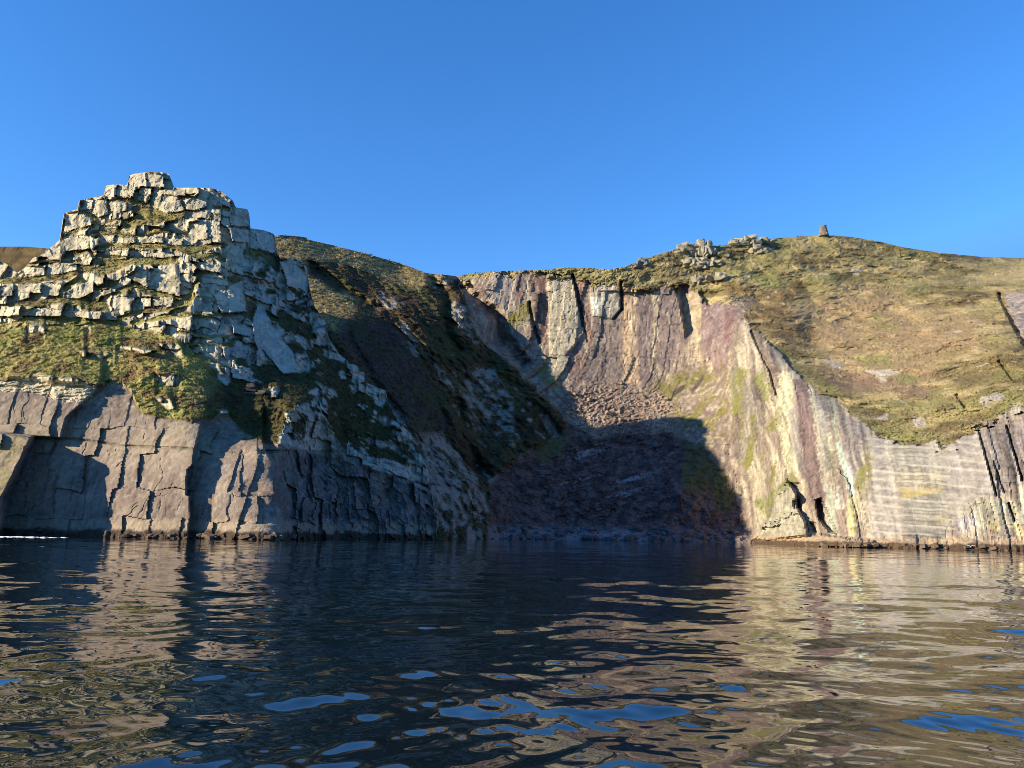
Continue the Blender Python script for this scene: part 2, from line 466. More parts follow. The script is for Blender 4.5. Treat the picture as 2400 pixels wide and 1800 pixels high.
dB = dB + ((s1 - 0.5) * 1.1 + (-0.25 * lefty + 0.5 * (s2 - 0.5)) * mu) * np.where(r3 > 0.45, 1, .25)
dB = dB + 0.8 * np.exp(-(du / 0.12) ** 2) * (r1 > .35) + 0.35 * np.exp(-(dv / 0.12) ** 2) * (r2 > .4) + 0.35 * np.exp(-(eu / 0.08) ** 2) * (s3 > .5) * (r3 > 0.3) + 0.2 * np.exp(-(ev / 0.08) ** 2) * (s3 < .45) * (r3 > 0.3)
dB = dB + 0.5 * fbm(PA1, (.35, .35, .5), 4, 46) * (1 - lefty) * 2
gA = gA * (1 - smooth_b)
crag = np.maximum(crag, smooth_b * (1 - cliffA))
w1, w2, w3, wu, wv, _, _ = bricks(u * 1.0 + .5 * fbm(PA1, .5, 3, 83), v + .6 * fbm(PA1, .4, 3, 84), 2.2, 1.7, 85)
dbb = dbb + smooth_b * (0.25 * (w1 - .5) + 0.3 * np.exp(-(wu / .07) ** 2) * (w2 > .6) + .22 * np.exp(-(wv / .07) ** 2) * (w3 > .65) + .22 * fbm(PA1, (.8, .8, .5), 4, 86))
d = crag * (dB * (1 - smooth_b) + dbb)
# sea cliff of the shaded flank: upright slabs and ribs
corner = ss(655, 690, pxA)
fl = cliffA * corner
t1, t2, t3, fu, fv, lfu, _ = bricks(u * 1.0 + 0.4 * fbm(PA1, 0.3, 2, 36), PA1[..., 2] + 0.3 * u + 1.5 * fbm(PA1, 0.1, 2, 38), 7.0, 2.6, 47)
g1, g2, g3, gu, gv, lgu, lgv = bricks(u * 1.0 + 0.5 * fbm(PA1, 0.4, 3, 81), PA1[..., 2] + 0.5 * u + 1.2 * fbm(PA1, 0.2, 3, 82), 3.2, 1.1, 87)
d = d + fl * ((t1 - 0.5) * 3.4 + (t2 - 0.5) * 1.3 * lfu + (g1 - .5) * 1.2 + (g2 - .5) * .9 * lgu + (g3 - .5) * .4 * lgv + 1.3 * fbm(PA1, (.3, .3, .12), 4, 39))
# cracks in the smooth walls
wl = cliffA * (1 - corner)
k1, k2, k3, ku, kv, klu, klv = bricks(u + 0.6 * fbm(PA1, 0.25, 3, 61), PA1[..., 2] + 0.8 * fbm(PA1, 0.12, 3, 62), 6.5, 5.5, 63)
d = d + wl * ((k1 - 0.5) * 0.45 + (-.08 + .12 * (k2 - .5)) * klu + (k3 - .5) * .08 * klv + 0.06 * np.exp(-(ku / 0.08) ** 2) * (k2 > 0.8) + 0.06 * np.exp(-(kv / 0.08) ** 2) * (k3 > 0.75))
CRACKS = [z2((1190, 1000), (1210, 1130), (1140, 1240), (1080, 1260), (1030, 1340), (920, 1440)), z2((1370, 1150), (1280, 1180), (1240, 1260), (1100, 1280), (1030, 1420), (1030, 1440)), z2((1195, 1250), (1185, 1380), (1215, 1390), (1210, 1540)),
          z2((1345, 1270), (1320, 1390), (1310, 1540)), z2((1720, 1240), (1750, 1380), (1770, 1390)), z2((1905, 1140), (1910, 1280), (1940, 1300), (1950, 1480)), z2((950, 1190), (1080, 1220), (1050, 1270), (970, 1370)),
          z2((640, 880), (600, 1000), (450, 1010)), z2((700, 1540), (660, 1380), (730, 1180), (900, 1020)), z2((200, 1380), (380, 1290), (440, 1190), (560, 1180), (640, 1150)), z2((250, 1080), (420, 1090), (480, 950)),
          z2((105, 520), (105, 660)), z2((180, 640), (185, 700)), z2((1080, 720), (1070, 840)), z2((330, 760), (330, 830)), z2((800, 930), (800, 970)), z2((860, 930), (865, 980))]
crk = 0 * pxA
for pts in CRACKS:
    crk = np.maximum(crk, stroke(jx + 2 * fbm(PA, 1.1, 2, 7), pyA + 3 * fbm(PA, .8, 2, 8), pts, 0.9, 1.3))
d = d + wl * 0.3 * crk * ss(-.35, .2, fbm(PA1, .35, 2, 66))
ledge = stroke(jx, pyA, z2((-100, 790), (210, 840), (560, 850), (900, 900), (1430, 922)), 2.2, 2.5) * cliffA
d = d + 0.5 * ledge
# surface roughness, tussocks
d = d + rock * 0.22 * fbm(PA1, 0.9, 4, 51) * (1 - 0.55 * wl) + gA * (0.38 * fbm(PA1, (0.9, 0.9, 1.3), 4, 53) + 0.5 * fbm(PA1, 0.2, 2, 54))
pale = inside(wx, wy, z2((-400, 420), (0, 410), (480, 385), (700, 440), (720, 470), (660, 590), (440, 560), (0, 480), (-400, 480))).astype(float)
d = d + pale * 0.9 * np.abs(fbm(PA1, (0.5, 0.5, 1.4), 4, 57))
# the foot is undercut and broken by the sea
foot = 1 - ss(0.3, 1.6, PA1[..., 2] + 0.5 * fbm(PA1, 0.4, 3, 58))
d = d + foot * (-0.9 + 0.7 * fbm(PA1, 0.7, 3, 59))
YA2 = YA1 + d
PA2 = place(pxA, pyA, YA2)

# colours
n1 = fbm(PA2, 0.12, 4, 71); n2 = fbm(PA2, 0.6, 4, 72); n3 = fbm(PA2, (1.0, 1.0, 0.12), 3, 73)
rockc = mix(LICHEN, GREYR, np.clip(0.45 + 0.5 * n1 + 0.35 * n2, 0, 1))
rockc = mix(rockc, c(170, 158, 130), np.clip((s3 - 0.6) * 2, 0, 1))
rockc = mix(rockc, c(130, 122, 98), np.clip(fbm(PA2, (.5, .5, .25), 4, 76) * 2 - .5, 0, 1) * .7)
rockc = mix(rockc, c(206, 206, 192), (1 - lefty) * .6)
wallc = mix(c(150, 132, 114), c(186, 167, 142), np.clip(0.4 + 0.5 * n1 + 0.3 * n3, 0, 1))
wallc = mix(wallc, TAN, np.clip(1 - ss(0, 45, pyA - np.interp(xs, [-700, 0, 290, 453, 700], [1015, 1010, 1048, 1055, 1060])[None]) - (1 - low), 0, 1) * 0.55)
wallc = mix(wallc, TAN, (1 - low) * np.clip(0.45 + 0.6 * n1 - 0.4 * ss(60, 240, pxA), 0, 1))
yel = poly_mask(wx, wy, z2((-300, 800), (0, 800), (210, 830), (130, 1030), (0, 1290), (-300, 1400)), 6)
wallc = mix(wallc, c(176, 160, 104), yel * np.clip(0.55 + 0.5 * n2, 0, 1))
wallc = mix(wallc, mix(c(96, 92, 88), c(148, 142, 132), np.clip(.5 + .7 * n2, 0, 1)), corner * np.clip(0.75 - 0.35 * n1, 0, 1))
wallc = mix(wallc, c(98, 84, 78), np.clip(fbm(PA2, (1.3, 1.3, .08), 4, 77) * 1.8 - .35, 0, 1) * .5)
wallc = mix(wallc, c(196, 184, 160), np.clip(fbm(PA2, 1.4, 4, 78) * 2 - .75, 0, 1) * .6)
base = mix(rockc, wallc, cliffA)
base = mix(base, LICHEN, pale * 0.8)
zz = PA2[..., 2] + 0.35 * n2
base = mix(base, c(192, 172, 140), (ss(1.1, 1.7, zz) - ss(2.6, 3.8, zz)) * cliffA * 0.75)
base = mix(base, c(92, 76, 58), 1 - ss(0.9, 1.5, zz))
grassc = mix(GRASS_Y, GRASS_G, np.clip(0.35 + 0.55 * n1 + 0.5 * n2, 0, 1))
grassc = mix(grassc, HEATH, np.clip(fbm(PA2, 0.25, 4, 75) * 1.6 - 0.25, 0, 1))
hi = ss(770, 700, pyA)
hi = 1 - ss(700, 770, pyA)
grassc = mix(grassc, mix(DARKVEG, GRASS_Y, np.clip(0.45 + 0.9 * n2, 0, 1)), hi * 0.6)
grassc = mix(grassc, mix(c(58, 50, 34), c(70, 74, 42), np.clip(.4 + n1 + n2, 0, 1)), ss(500, 640, pxA + 0.35 * (pyA - 700)) * 0.85)  # plants on the shaded flank painted darker, shade put into their colour
edgeg = gA * (1 - gA) * 4
base = mix(base, DARKVEG, np.clip(edgeg, 0, 1) * 0.5)
gs = ss(0.35, 0.65, gA + 0.25 * n2 * (gA > 0.02))
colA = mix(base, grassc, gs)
colA = mix(colA, c(120, 116, 66), ledge * 0.7 * np.clip(.5 + n2, 0, 1))

EXT_A = [(1.5, 0.1), (5, 1.2), (9, 6), (16, 18), (24, 34), (34, 999)]
PA3 = back_rows(PA2, EXT_A)
nE = len(EXT_A)
clsA = np.where(cliffA > 0.5, 1, np.where(gs > 0.5, 2, 0)).astype(int)
# keep classes in readable pieces: the big grass slope is its own object, ledge grass stays with the crag
bigg = inside(pxA, pyA, G1) & (gs > 0.5)
clsA = np.where(cliffA > 0.5, 1, np.where(bigg, 2, 0))
split(PA3, pad_rows(colA, nE), pad_rows(clsA, nE), {
    0: ('headland', M_ROCK, False, 'stepped headland crag of pale lichen-covered rock courses with grassy ledges', 'headland'),
    1: ('cliff', M_ROCK, False, 'smooth purple-brown sea cliff walls with dark recesses under the stepped crag', 'cliff'),
    2: ('grass_slope', M_GRASS, False, 'tufted yellow-green grass slope between the crag and the sea cliff', 'grass slope')})

# ================================================================== B: the cove and the right-hand hill
OUT_B = [(400, 600), (560, 570), (640, 556), (660, 552), (700, 554), (720, 561), (780, 575), (860, 595), (940, 618), (1000, 640), (1060, 646), (1075, 648), (1100, 642), (1160, 636), (1250, 633), (1290, 632),
         (1310, 627), (1380, 628), (1430, 631), (1465, 625), (1500, 611), (1540, 597), (1590, 583), (1640, 577), (1700, 574), (1740, 566), (1800, 560), (1850, 556), (1900, 553), (1960, 552), (2000, 556),
         (2060, 566), (2120, 580), (2200, 592), (2300, 602), (2400, 605), (2900, 640)]
pxB, pyB = sheet(OUT_B, 400, 2900, 3.2, 330, [(400, 1285), (1150, 1290), (1700, 1296), (2400, 1320), (2900, 1330)])
CT_B = [(400, 600, 260), (640, 556, 268), (780, 575, 284), (940, 618, 298), (1070, 648, 298), (1160, 636, 292), (1300, 630, 292), (1430, 630, 290), (1540, 600, 292), (1640, 575, 296), (1740, 565, 300), (1850, 556, 304), (1960, 552, 304),
        (2120, 580, 306), (2300, 602, 312), (2400, 605, 318), (2900, 640, 330), (400, 1000, 200), (400, 1250, 190),
        (700, 650, 248), (800, 640, 266), (740, 780, 216), (830, 760, 228), (850, 680, 262), (900, 850, 222), (1000, 760, 258), (1000, 900, 236), (950, 1000, 206), (1050, 900, 246), (1040, 1060, 220), (1000, 1150, 192), (1000, 1255, 184),
        (1100, 1130, 214), (1130, 1250, 208), (1060, 1255, 196), (800, 1000, 195), (800, 1250, 185),
        (1060, 720, 277), (1120, 800, 272), (1190, 870, 268), (1260, 960, 260), (1150, 900, 262), (1200, 1040, 242), (1130, 1000, 252), (1120, 1100, 238), (1200, 1150, 234), (1170, 1250, 222),
        (1120, 700, 286), (1160, 800, 284), (1200, 840, 278), (1250, 880, 274), (1300, 650, 291), (1300, 880, 275), (1420, 660, 289), (1420, 890, 275), (1560, 690, 286), (1560, 890, 273), (1660, 700, 280), (1660, 860, 268),
        (1340, 930, 268), (1450, 960, 264), (1550, 960, 262), (1380, 1050, 254), (1500, 1060, 250), (1620, 1000, 250),
        (1280, 1010, 258), (1300, 1150, 238), (1450, 1150, 238), (1600, 1150, 228), (1300, 1262, 226), (1450, 1266, 222), (1600, 1268, 218), (1700, 1270, 218), (1680, 1150, 230), (1650, 1050, 240),
        (1720, 780, 258), (1720, 900, 246), (1740, 1050, 233), (1755, 1150, 229), (1765, 1250, 220), (1820, 1278, 196),
        (1900, 1282, 168), (2050, 1285, 154), (2200, 1288, 149), (2400, 1292, 143), (2900, 1300, 130),
        (1860, 1150, 187), (1980, 1150, 165), (2100, 1150, 158), (2250, 1150, 153), (2400, 1150, 148),
        (1735, 750, 258), (1800, 830, 232), (1860, 900, 212), (1930, 960, 192), (2010, 1020, 174), (2130, 1045, 165), (2230, 1035, 161), (2300, 1000, 161), (2400, 970, 158),
        (1780, 700, 276), (1900, 680, 280), (1900, 800, 250), (2000, 900, 214), (2000, 750, 262), (2150, 900, 202), (2150, 700, 268), (2300, 900, 186), (2300, 750, 235), (2400, 850, 190), (2400, 700, 248), (2900, 800, 200), (2900, 1000, 145)]
YB = rbf(CT_B, pxB, pyB)
PB = place(pxB, pyB, YB)
wx, wy = warp(pxB, pyB, PB, 6, 0.2, 103)
n1 = fbm(PB, 0.08, 4, 171); n2 = fbm(PB, 0.5, 4, 172); n4 = fbm(PB, 1.6, 2, 174)

# --- regions
HILL = [(1075, 655), (1160, 643), (1240, 640), (1290, 645), (1340, 655), (1420, 668), (1500, 680), (1560, 672), (1600, 665), (1650, 690), (1655, 712), (1720, 705), (1780, 700), (1745, 740), (1760, 765), (1800, 800), (1830, 830), (1870, 880), (1900, 905), (1960, 930), (1985, 960),
        (2030, 1000), (2060, 1025), (2120, 1040), (2180, 1045), (2220, 1035), (2290, 1005), (2330, 985), (2360, 965), (2400, 955), (2900, 900), (2900, 500), (1075, 500)]
hill = poly_mask(wx + 9 * n2 + 5 * n4, wy + 11 * n2 + 6 * n4, HILL, 1)
scarp = poly_mask(wx, wy, z7((2070, 520), (2212, 510), (2400, 500), (2400, 880), (2212, 900), (2130, 760), (2080, 640)), 3)   # bare rock at the right edge of the hill
SPURL = [(400, 500), (1060, 500), (1075, 648), (1085, 700), (1130, 790), (1250, 900), (1330, 990), (1300, 1030), (1260, 1040), (1150, 1120), (1140, 1300), (400, 1300)]
spur = poly_mask(wx, wy, SPURL, 3)
TALUS = z5((560, 1150), (650, 1080), (760, 1080), (900, 1050), (1100, 1100), (1250, 1150), (1400, 1250), (1300, 1400), (1100, 1500), (900, 1480), (700, 1440), (560, 1300), (520, 1200))
talus = poly_mask(wx + 14 * n2, wy + 14 * n2, TALUS, 10)
low_cove = poly_mask(wx, wy, [(1140, 1310), (1140, 1150), (1180, 1090), (1260, 1040), (1330, 990), (1400, 1030), (1560, 1010), (1650, 1050), (1700, 1110), (1740, 1190), (1765, 1270), (1760, 1310)], 6)
right = poly_mask(wx, wy, [(1690, 1320), (1770, 1270), (1740, 1150), (1710, 1000), (1715, 880), (1725, 760), (1760, 740), (1800, 800), (1990, 960), (2130, 1040), (2400, 940), (2900, 880), (2900, 1400), (1690, 1400)], 3)
cliffB = np.clip(1 - hill - spur - talus - low_cove, 0, 1)

n3 = fbm(PB, (0.9, .9, 0.10), 4, 173)
def pm(x, y, poly, st, soft=6):
    m = poly_mask(x, y, poly, soft)
    return ss(.2, .8, m + (.6 * st + .3 * n4) * 4 * m * (1 - m))
# --- relief
d = 0 * pxB
d = d + hill * (3.0 * fbm(PB, 0.045, 3, 181) + 1.1 * fbm(PB, (.16, .16, .3), 3, 180) + 0.42 * fbm(PB, (.5, .5, .9), 4, 182) + 0.3 * n4)
# spur ribs running down to the right
q = PB[..., 0] * 0.8 - (PB[..., 2] + 0.0) * -0.55
ribc = (PB[..., 2] * 0.62 + PB[..., 0] * 0.78)
rib = fbm(np.stack([ribc * 0.16, (PB[..., 2] - PB[..., 0]) * 0.02, 0 * ribc], -1), 1.0, 4, 183)
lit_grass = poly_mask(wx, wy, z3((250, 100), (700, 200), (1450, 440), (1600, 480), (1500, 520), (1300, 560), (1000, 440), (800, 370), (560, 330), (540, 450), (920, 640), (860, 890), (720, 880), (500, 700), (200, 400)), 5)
scree_s = poly_mask(wx, wy, z3((720, 900), (900, 700), (1100, 780), (1300, 1000), (1550, 1400), (1600, 1640), (1350, 1640), (1100, 1300), (850, 1000)), 8)
d = d + spur * (1 - 0.9 * lit_grass) * (1 - 0.9 * scree_s) * (4.5 * rib * ss(700, 900, pxB) + 1.1 * fbm(PB, .5, 4, 184)) + spur * 0.45 * fbm(PB, (.5, .5, .9), 4, 185)
# gullies beside the ribs: the sunlit edges stand out over hollows
GUL = [(z3((560, 380), (700, 480), (860, 600), (1000, 690), (1060, 700)), 13, 5.0), (z3((1470, 500), (1560, 600), (1570, 760), (1600, 900), (1660, 1010)), 14, 7.0), (z3((1640, 500), (1800, 640), (1950, 780), (2010, 950), (2140, 1110)), 16, 9.0),
       (z4((1650, 250), (1700, 500), (1780, 680), (1860, 800)), 12, 5.0), (z3((850, 900), (950, 1100), (1100, 1300), (1250, 1500)), 10, 2.0)]
for pts, h, dep in GUL:
    m = 1 - ss(0, h * 1.5, stroke_dist(wx, wy, pts))
    d = d + dep * m * np.maximum(spur, cliffB)
# cove wall: upright strata, blocks, joints
ub = PB[..., 0] - PB[..., 1] + 0.1 * PB[..., 2] + 0.6 * fbm(PB, 0.12, 3, 190)
a1, a2, a3, au, av, alu, alv = bricks(ub, PB[..., 2] + 2 * fbm(PB, 0.05, 2, 191), 26.0, 4.5, 192)
b1, b2, b3, bu, bv, blu, blv = bricks(ub + 0.3 * n2, PB[..., 2] + 0.15 * PB[..., 0] + 1.0 * n1, 3.2, 3.4, 193)
wallm = cliffB * (1 - right)
wfade = 1 - ss(1540, 1620, pxB)
d = d + wallm * wfade * ((a1 - 0.5) * 2.4 + 0.25 * (a2 - 0.5) * alu)
d = d + wallm * (0 + (b1 - 0.5) * 0.25 + 0.3 * np.exp(-(bu / .13) ** 2) * (b2 > .6) + 0.3 * np.exp(-(bv / .13) ** 2) * (b3 > .7) + 0.14 * n3 + 0.15 * fbm(PB, (0.7, .7, 0.35), 4, 194))
OVER = [(z5((610, 270), (650, 430), (670, 560), (680, 640)), 3.4, 3.5), (z5((965, 320), (970, 520)), 3.2, 4.0), (z5((970, 520), (910, 590)), 2.5, 2.5), (z5((290, 470), (310, 620), (360, 770)), 3, 3), (z5((690, 650), (720, 760)), 1.5, 1.5)]
for pts, h, dep in OVER:
    m = stroke(pxB + 1.5 * n2, pyB, pts, h, 1.6)
    d = d + dep * m
# leaning pillar with its shadowed right side
pil = ss(0, 5, pxB - np.interp(pyB, [660, 700, 780], [1571, 1588, 1604])) * (1 - ss(18, 60, pxB - np.interp(pyB, [660, 700, 780], [1571, 1588, 1604]))) * ss(655, 668, pyB) * (1 - ss(770, 800, pyB))
d = d + 5.0 * pil * wallm
d = d + wallm * -0.9 * poly_mask(pxB, pyB, z5((740, 340), (950, 340), (970, 520), (900, 590), (750, 570)), 2)
d = d + wallm * -0.8 * poly_mask(pxB, pyB, z5((420, 290), (610, 290), (660, 560), (690, 700), (560, 860), (440, 860)), 2)
# right cliff: leaning strata, stepped slabs
ur = (pxB - 0.2 * pyB) * 0.09 + 0.4 * fbm(PB, 0.15, 3, 196)
n5 = fbm(np.stack([ur * 1.1, 0 * ur, PB[..., 2] * .07], -1), 1, 5, 195)
n6 = fbm(np.stack([ur * .35, 0 * ur, PB[..., 2] * .02], -1), 1, 3, 189)
e1, e2, e3, eu_, ev_, elu, elv = bricks(ur, PB[..., 2] + 3 * n1, 40.0, 3.2, 197)
f1, f2, f3, fu_, fv_, flu, flv = bricks(ur + .2 * n2, PB[..., 2] + 0.12 * PB[..., 0] + .3 * n1, 1.9, 4.0, 198)
slab = poly_mask(wx, wy, z8((1080, 520), (1250, 560), (1640, 590), (1880, 470), (2010, 950), (1850, 980), (1650, 1250), (1080, 1280)), 8)
rm = right * (1 - hill) * (1 - .93 * slab)
d = d + rm * ((e1 - 0.5) * 0.8 + 0.25 * np.exp(-(eu_ / .12) ** 2) * (e2 > .6) + (f1 - .5) * 0.25 + 0.15 * np.exp(-(fv_ / .1) ** 2) * (f2 > .5) + 0.16 * n5 + 0.16 * fbm(PB, (0.8, .8, 0.4), 4, 199))
for pts, h, dep in [(z8((1880, 470), (1940, 680), (2010, 950)), 2.2, 2.0), (z8((2085, 440), (2150, 660), (2200, 840)), 2.2, 2.2), (z8((1990, 700), (2070, 930)), 1.2, 1.2), (z7((195, 810), (240, 920), (330, 1100), (380, 1280)), 3.0, 2.5),
                    (z7((2030, 540), (2100, 680), (2212, 900)), 5, 5.0), (z7((2030, 1030), (2130, 1165)), 3.5, 3.0), (z8((1715, 210), (1775, 300)), 3, 2.5), (z8((2100, 1010), (2140, 1140)), 2.4, 2)]:
    d = d + dep * stroke(pxB + 1.5 * n2, pyB, pts, h, 1.8)
# caves and notches at the foot
for poly, dep in [(z8((670, 985), (710, 970), (790, 1150), (830, 1235), (770, 1220), (690, 1120)), 5.0), (z8((625, 1150), (660, 1150), (690, 1250), (660, 1250)), 3.0), (z8((500, 985), (540, 980), (555, 1040), (510, 1055)), 3.0), (z8((480, 860), (550, 860), (550, 915), (520, 915)), 3.0)]:
    d = d + dep * poly_mask(pxB, pyB, poly, 2)
# the rock nose at the corner of the cove
APRON = z8((20, 1310), (180, 1270), (300, 1190), (420, 1140), (620, 1220), (900, 1270), (1100, 1290), (1100, 1340), (20, 1340))
NOSE = z8((270, 1170), (300, 1120), (350, 1100), (350, 1020), (400, 900), (450, 830), (480, 870), (520, 930), (540, 1060), (590, 1140), (610, 1250), (300, 1280), (200, 1270))
nose = poly_mask(pxB, pyB, NOSE, 2.5)
o1, o2, o3, ou, ov, olu, olv = bricks(PB[..., 0] + .4 * n2 + .4 * PB[..., 2], PB[..., 2] - .5 * PB[..., 0] + .4 * n2, 3.0, 3.4, 211)
apron = poly_mask(pxB + 3 * n2, pyB + 2 * n4, APRON, 2)
d = d - apron * (1 - nose) * 3.5 * ss(1225, 1275, pyB)
d = d - nose * (8.0 - 2.0 * (o1 - .5) - .5 * olu + 0.6 * fbm(PB, .5, 4, 204) - .12 * np.exp(-(ou / .1) ** 2) - 3.0 * (1 - ss(1080, 1150, pyB)))
# talus and lower cove: broken rock
d = d + talus * (0.9 * np.abs(fbm(PB, (.45, .45, .6), 4, 205)) - 1.0 + 0.7 * np.abs(n4) + .5 * fbm(PB, 1.2, 2, 206))
str_ = fbm(np.stack([PB[..., 0] * .05, PB[..., 1] * .05, (PB[..., 2] - 0.25 * PB[..., 0]) * .55], -1), 1, 4, 207)
h1, h2, h3, hu, hv, lhu, lhv = bricks(PB[..., 0] + n2, PB[..., 2] - .2 * PB[..., 0] + 1.5 * n1 + .5 * n2, 1.6, 2.6, 212)
ledgec = poly_mask(wx + 6 * n2, wy + 6 * n2, z6((340, 740), (560, 560), (700, 500), (1300, 520), (1380, 640), (1080, 900), (900, 1100), (520, 1160), (400, 960)), 10)
d = d + low_cove * ((1.0 * str_ + (h1 - .5) * 1.0 + (h2 - .5) * .5 * lhu) * ledgec * ss(-.5, .3, fbm(PB, .12, 3, 213)) + 0.75 * fbm(PB, .5, 4, 208) + .5 * np.abs(fbm(PB, 1.1, 3, 214)))
# tide-worn foot
foot = (1 - ss(0.4, 2.2, PB[..., 2] + .5 * n2)) * (right + wallm * 0)
d = d - foot * (1.6 + .6 * fbm(PB, .5, 3, 209))
YB2 = YB + d
PB2 = place(pxB, pyB, YB2)

# --- colours
n3 = fbm(PB, (0.9, .9, 0.10), 4, 173)
col = np.zeros(PB.shape) + MAUVE
# cove wall
wall = mix(c(140, 121, 108), c(182, 163, 136), np.clip(.45 + .8 * n3 + .2 * n1, 0, 1))
wall = mix(wall, c(206, 190, 160), np.clip(n3 * 1.8 - .55, 0, 1))
STR = [(z5((0, 250), (200, 260), (190, 420), (180, 520), (60, 560), (0, 500)), c(200, 172, 150), .7), (z5((190, 270), (250, 270), (235, 430), (170, 480)), c(140, 100, 92), .8), (z5((330, 280), (430, 280), (420, 800), (430, 900), (360, 700), (320, 480)), c(140, 100, 88), .75),
       (z5((418, 290), (610, 290), (660, 560), (690, 700), (560, 860), (560, 960), (440, 860)), c(192, 172, 140), .85), (z5((640, 310), (740, 320), (750, 800), (730, 820), (690, 640)), c(166, 122, 98), .8),
       (z5((735, 340), (960, 340), (975, 520), (910, 590), (745, 570)), c(192, 174, 150), .8), (z5((750, 440), (800, 430), (810, 560), (770, 560)), c(226, 216, 196), .8), (z5((745, 580), (970, 600), (965, 800), (780, 820)), c(164, 136, 122), .85),
       (z5((740, 850), (960, 820), (960, 1040), (740, 1090), (690, 1060)), c(134, 112, 104), .85), (z5((975, 330), (1080, 340), (1080, 700), (1110, 1080), (1000, 1080), (970, 900)), c(208, 164, 120), .85), (z5((1030, 420), (1060, 420), (1050, 900), (1035, 900)), c(224, 200, 160), .7),
       (z5((1080, 390), (1200, 390), (1210, 800), (1190, 1090), (1110, 1090), (1080, 700)), c(144, 118, 112), .85), (z5((1195, 380), (1260, 370), (1240, 560), (1250, 760), (1210, 760), (1200, 520)), c(206, 178, 136), .8), (z5((1260, 380), (1340, 370), (1440, 690), (1380, 900), (1300, 1000), (1230, 900), (1250, 620)), c(142, 116, 110), .85),
       (z5((1195, 760), (1215, 760), (1205, 1100), (1190, 1000)), c(214, 188, 146), .8), (z5((1420, 400), (1470, 420), (1480, 700), (1440, 690)), c(168, 144, 96), .8), (z5((1470, 380), (1560, 380), (1540, 640), (1560, 880), (1600, 980), (1520, 940), (1480, 700)), c(190, 160, 124), .7),
       (z5((1560, 480), (1780, 490), (1830, 560), (1760, 800), (1740, 960), (1660, 1020), (1600, 930), (1550, 700)), c(148, 116, 114), .85), (z5((1740, 500), (1830, 520), (1800, 620), (1770, 760), (1720, 760)), c(146, 100, 98), .7), (z5((1540, 480), (1565, 480), (1550, 700), (1570, 880), (1545, 760)), c(200, 180, 120), .7),
       (z5((1600, 820), (1625, 900), (1650, 980), (1640, 1000), (1610, 930)), c(214, 186, 150), .8), (z5((580, 830), (690, 800), (700, 900), (690, 1060), (580, 1040)), c(140, 106, 96), .8), (z5((440, 880), (560, 880), (570, 1000), (480, 1060), (420, 1000)), c(196, 180, 146), .6)]
sx, sy = pxB + 3.5 * n2 + 2 * n4, pyB + 5 * n2
for poly, cc, a in STR:
    cc = cc * np.array([.97, 1.06, .96])
    cc = cc * .72 + np.array([1.0, .93, .85]) * cc.mean() * .28
    wall = mix(wall, cc * (1.16 + 0.3 * n3 + .2 * n4 + .12 * n2)[..., None], min(1, a * 1.12) * pm(sx, sy, poly, n3, 3))
# faint bedding lines
bl = np.exp(-((np.mod(PB[..., 2] - 0.08 * PB[..., 0] + .8 * n1, 1.9) - .9) / .18) ** 2) * ss(-.1, .5, n1 + n2)
wall = mix(wall, c(120, 104, 92), 0.5 * bl)
wall = mix(wall, c(214, 196, 162), 0.5 * np.clip(fbm(PB, (1.2, 1.2, .06), 3, 176) * 2 - .9, 0, 1))
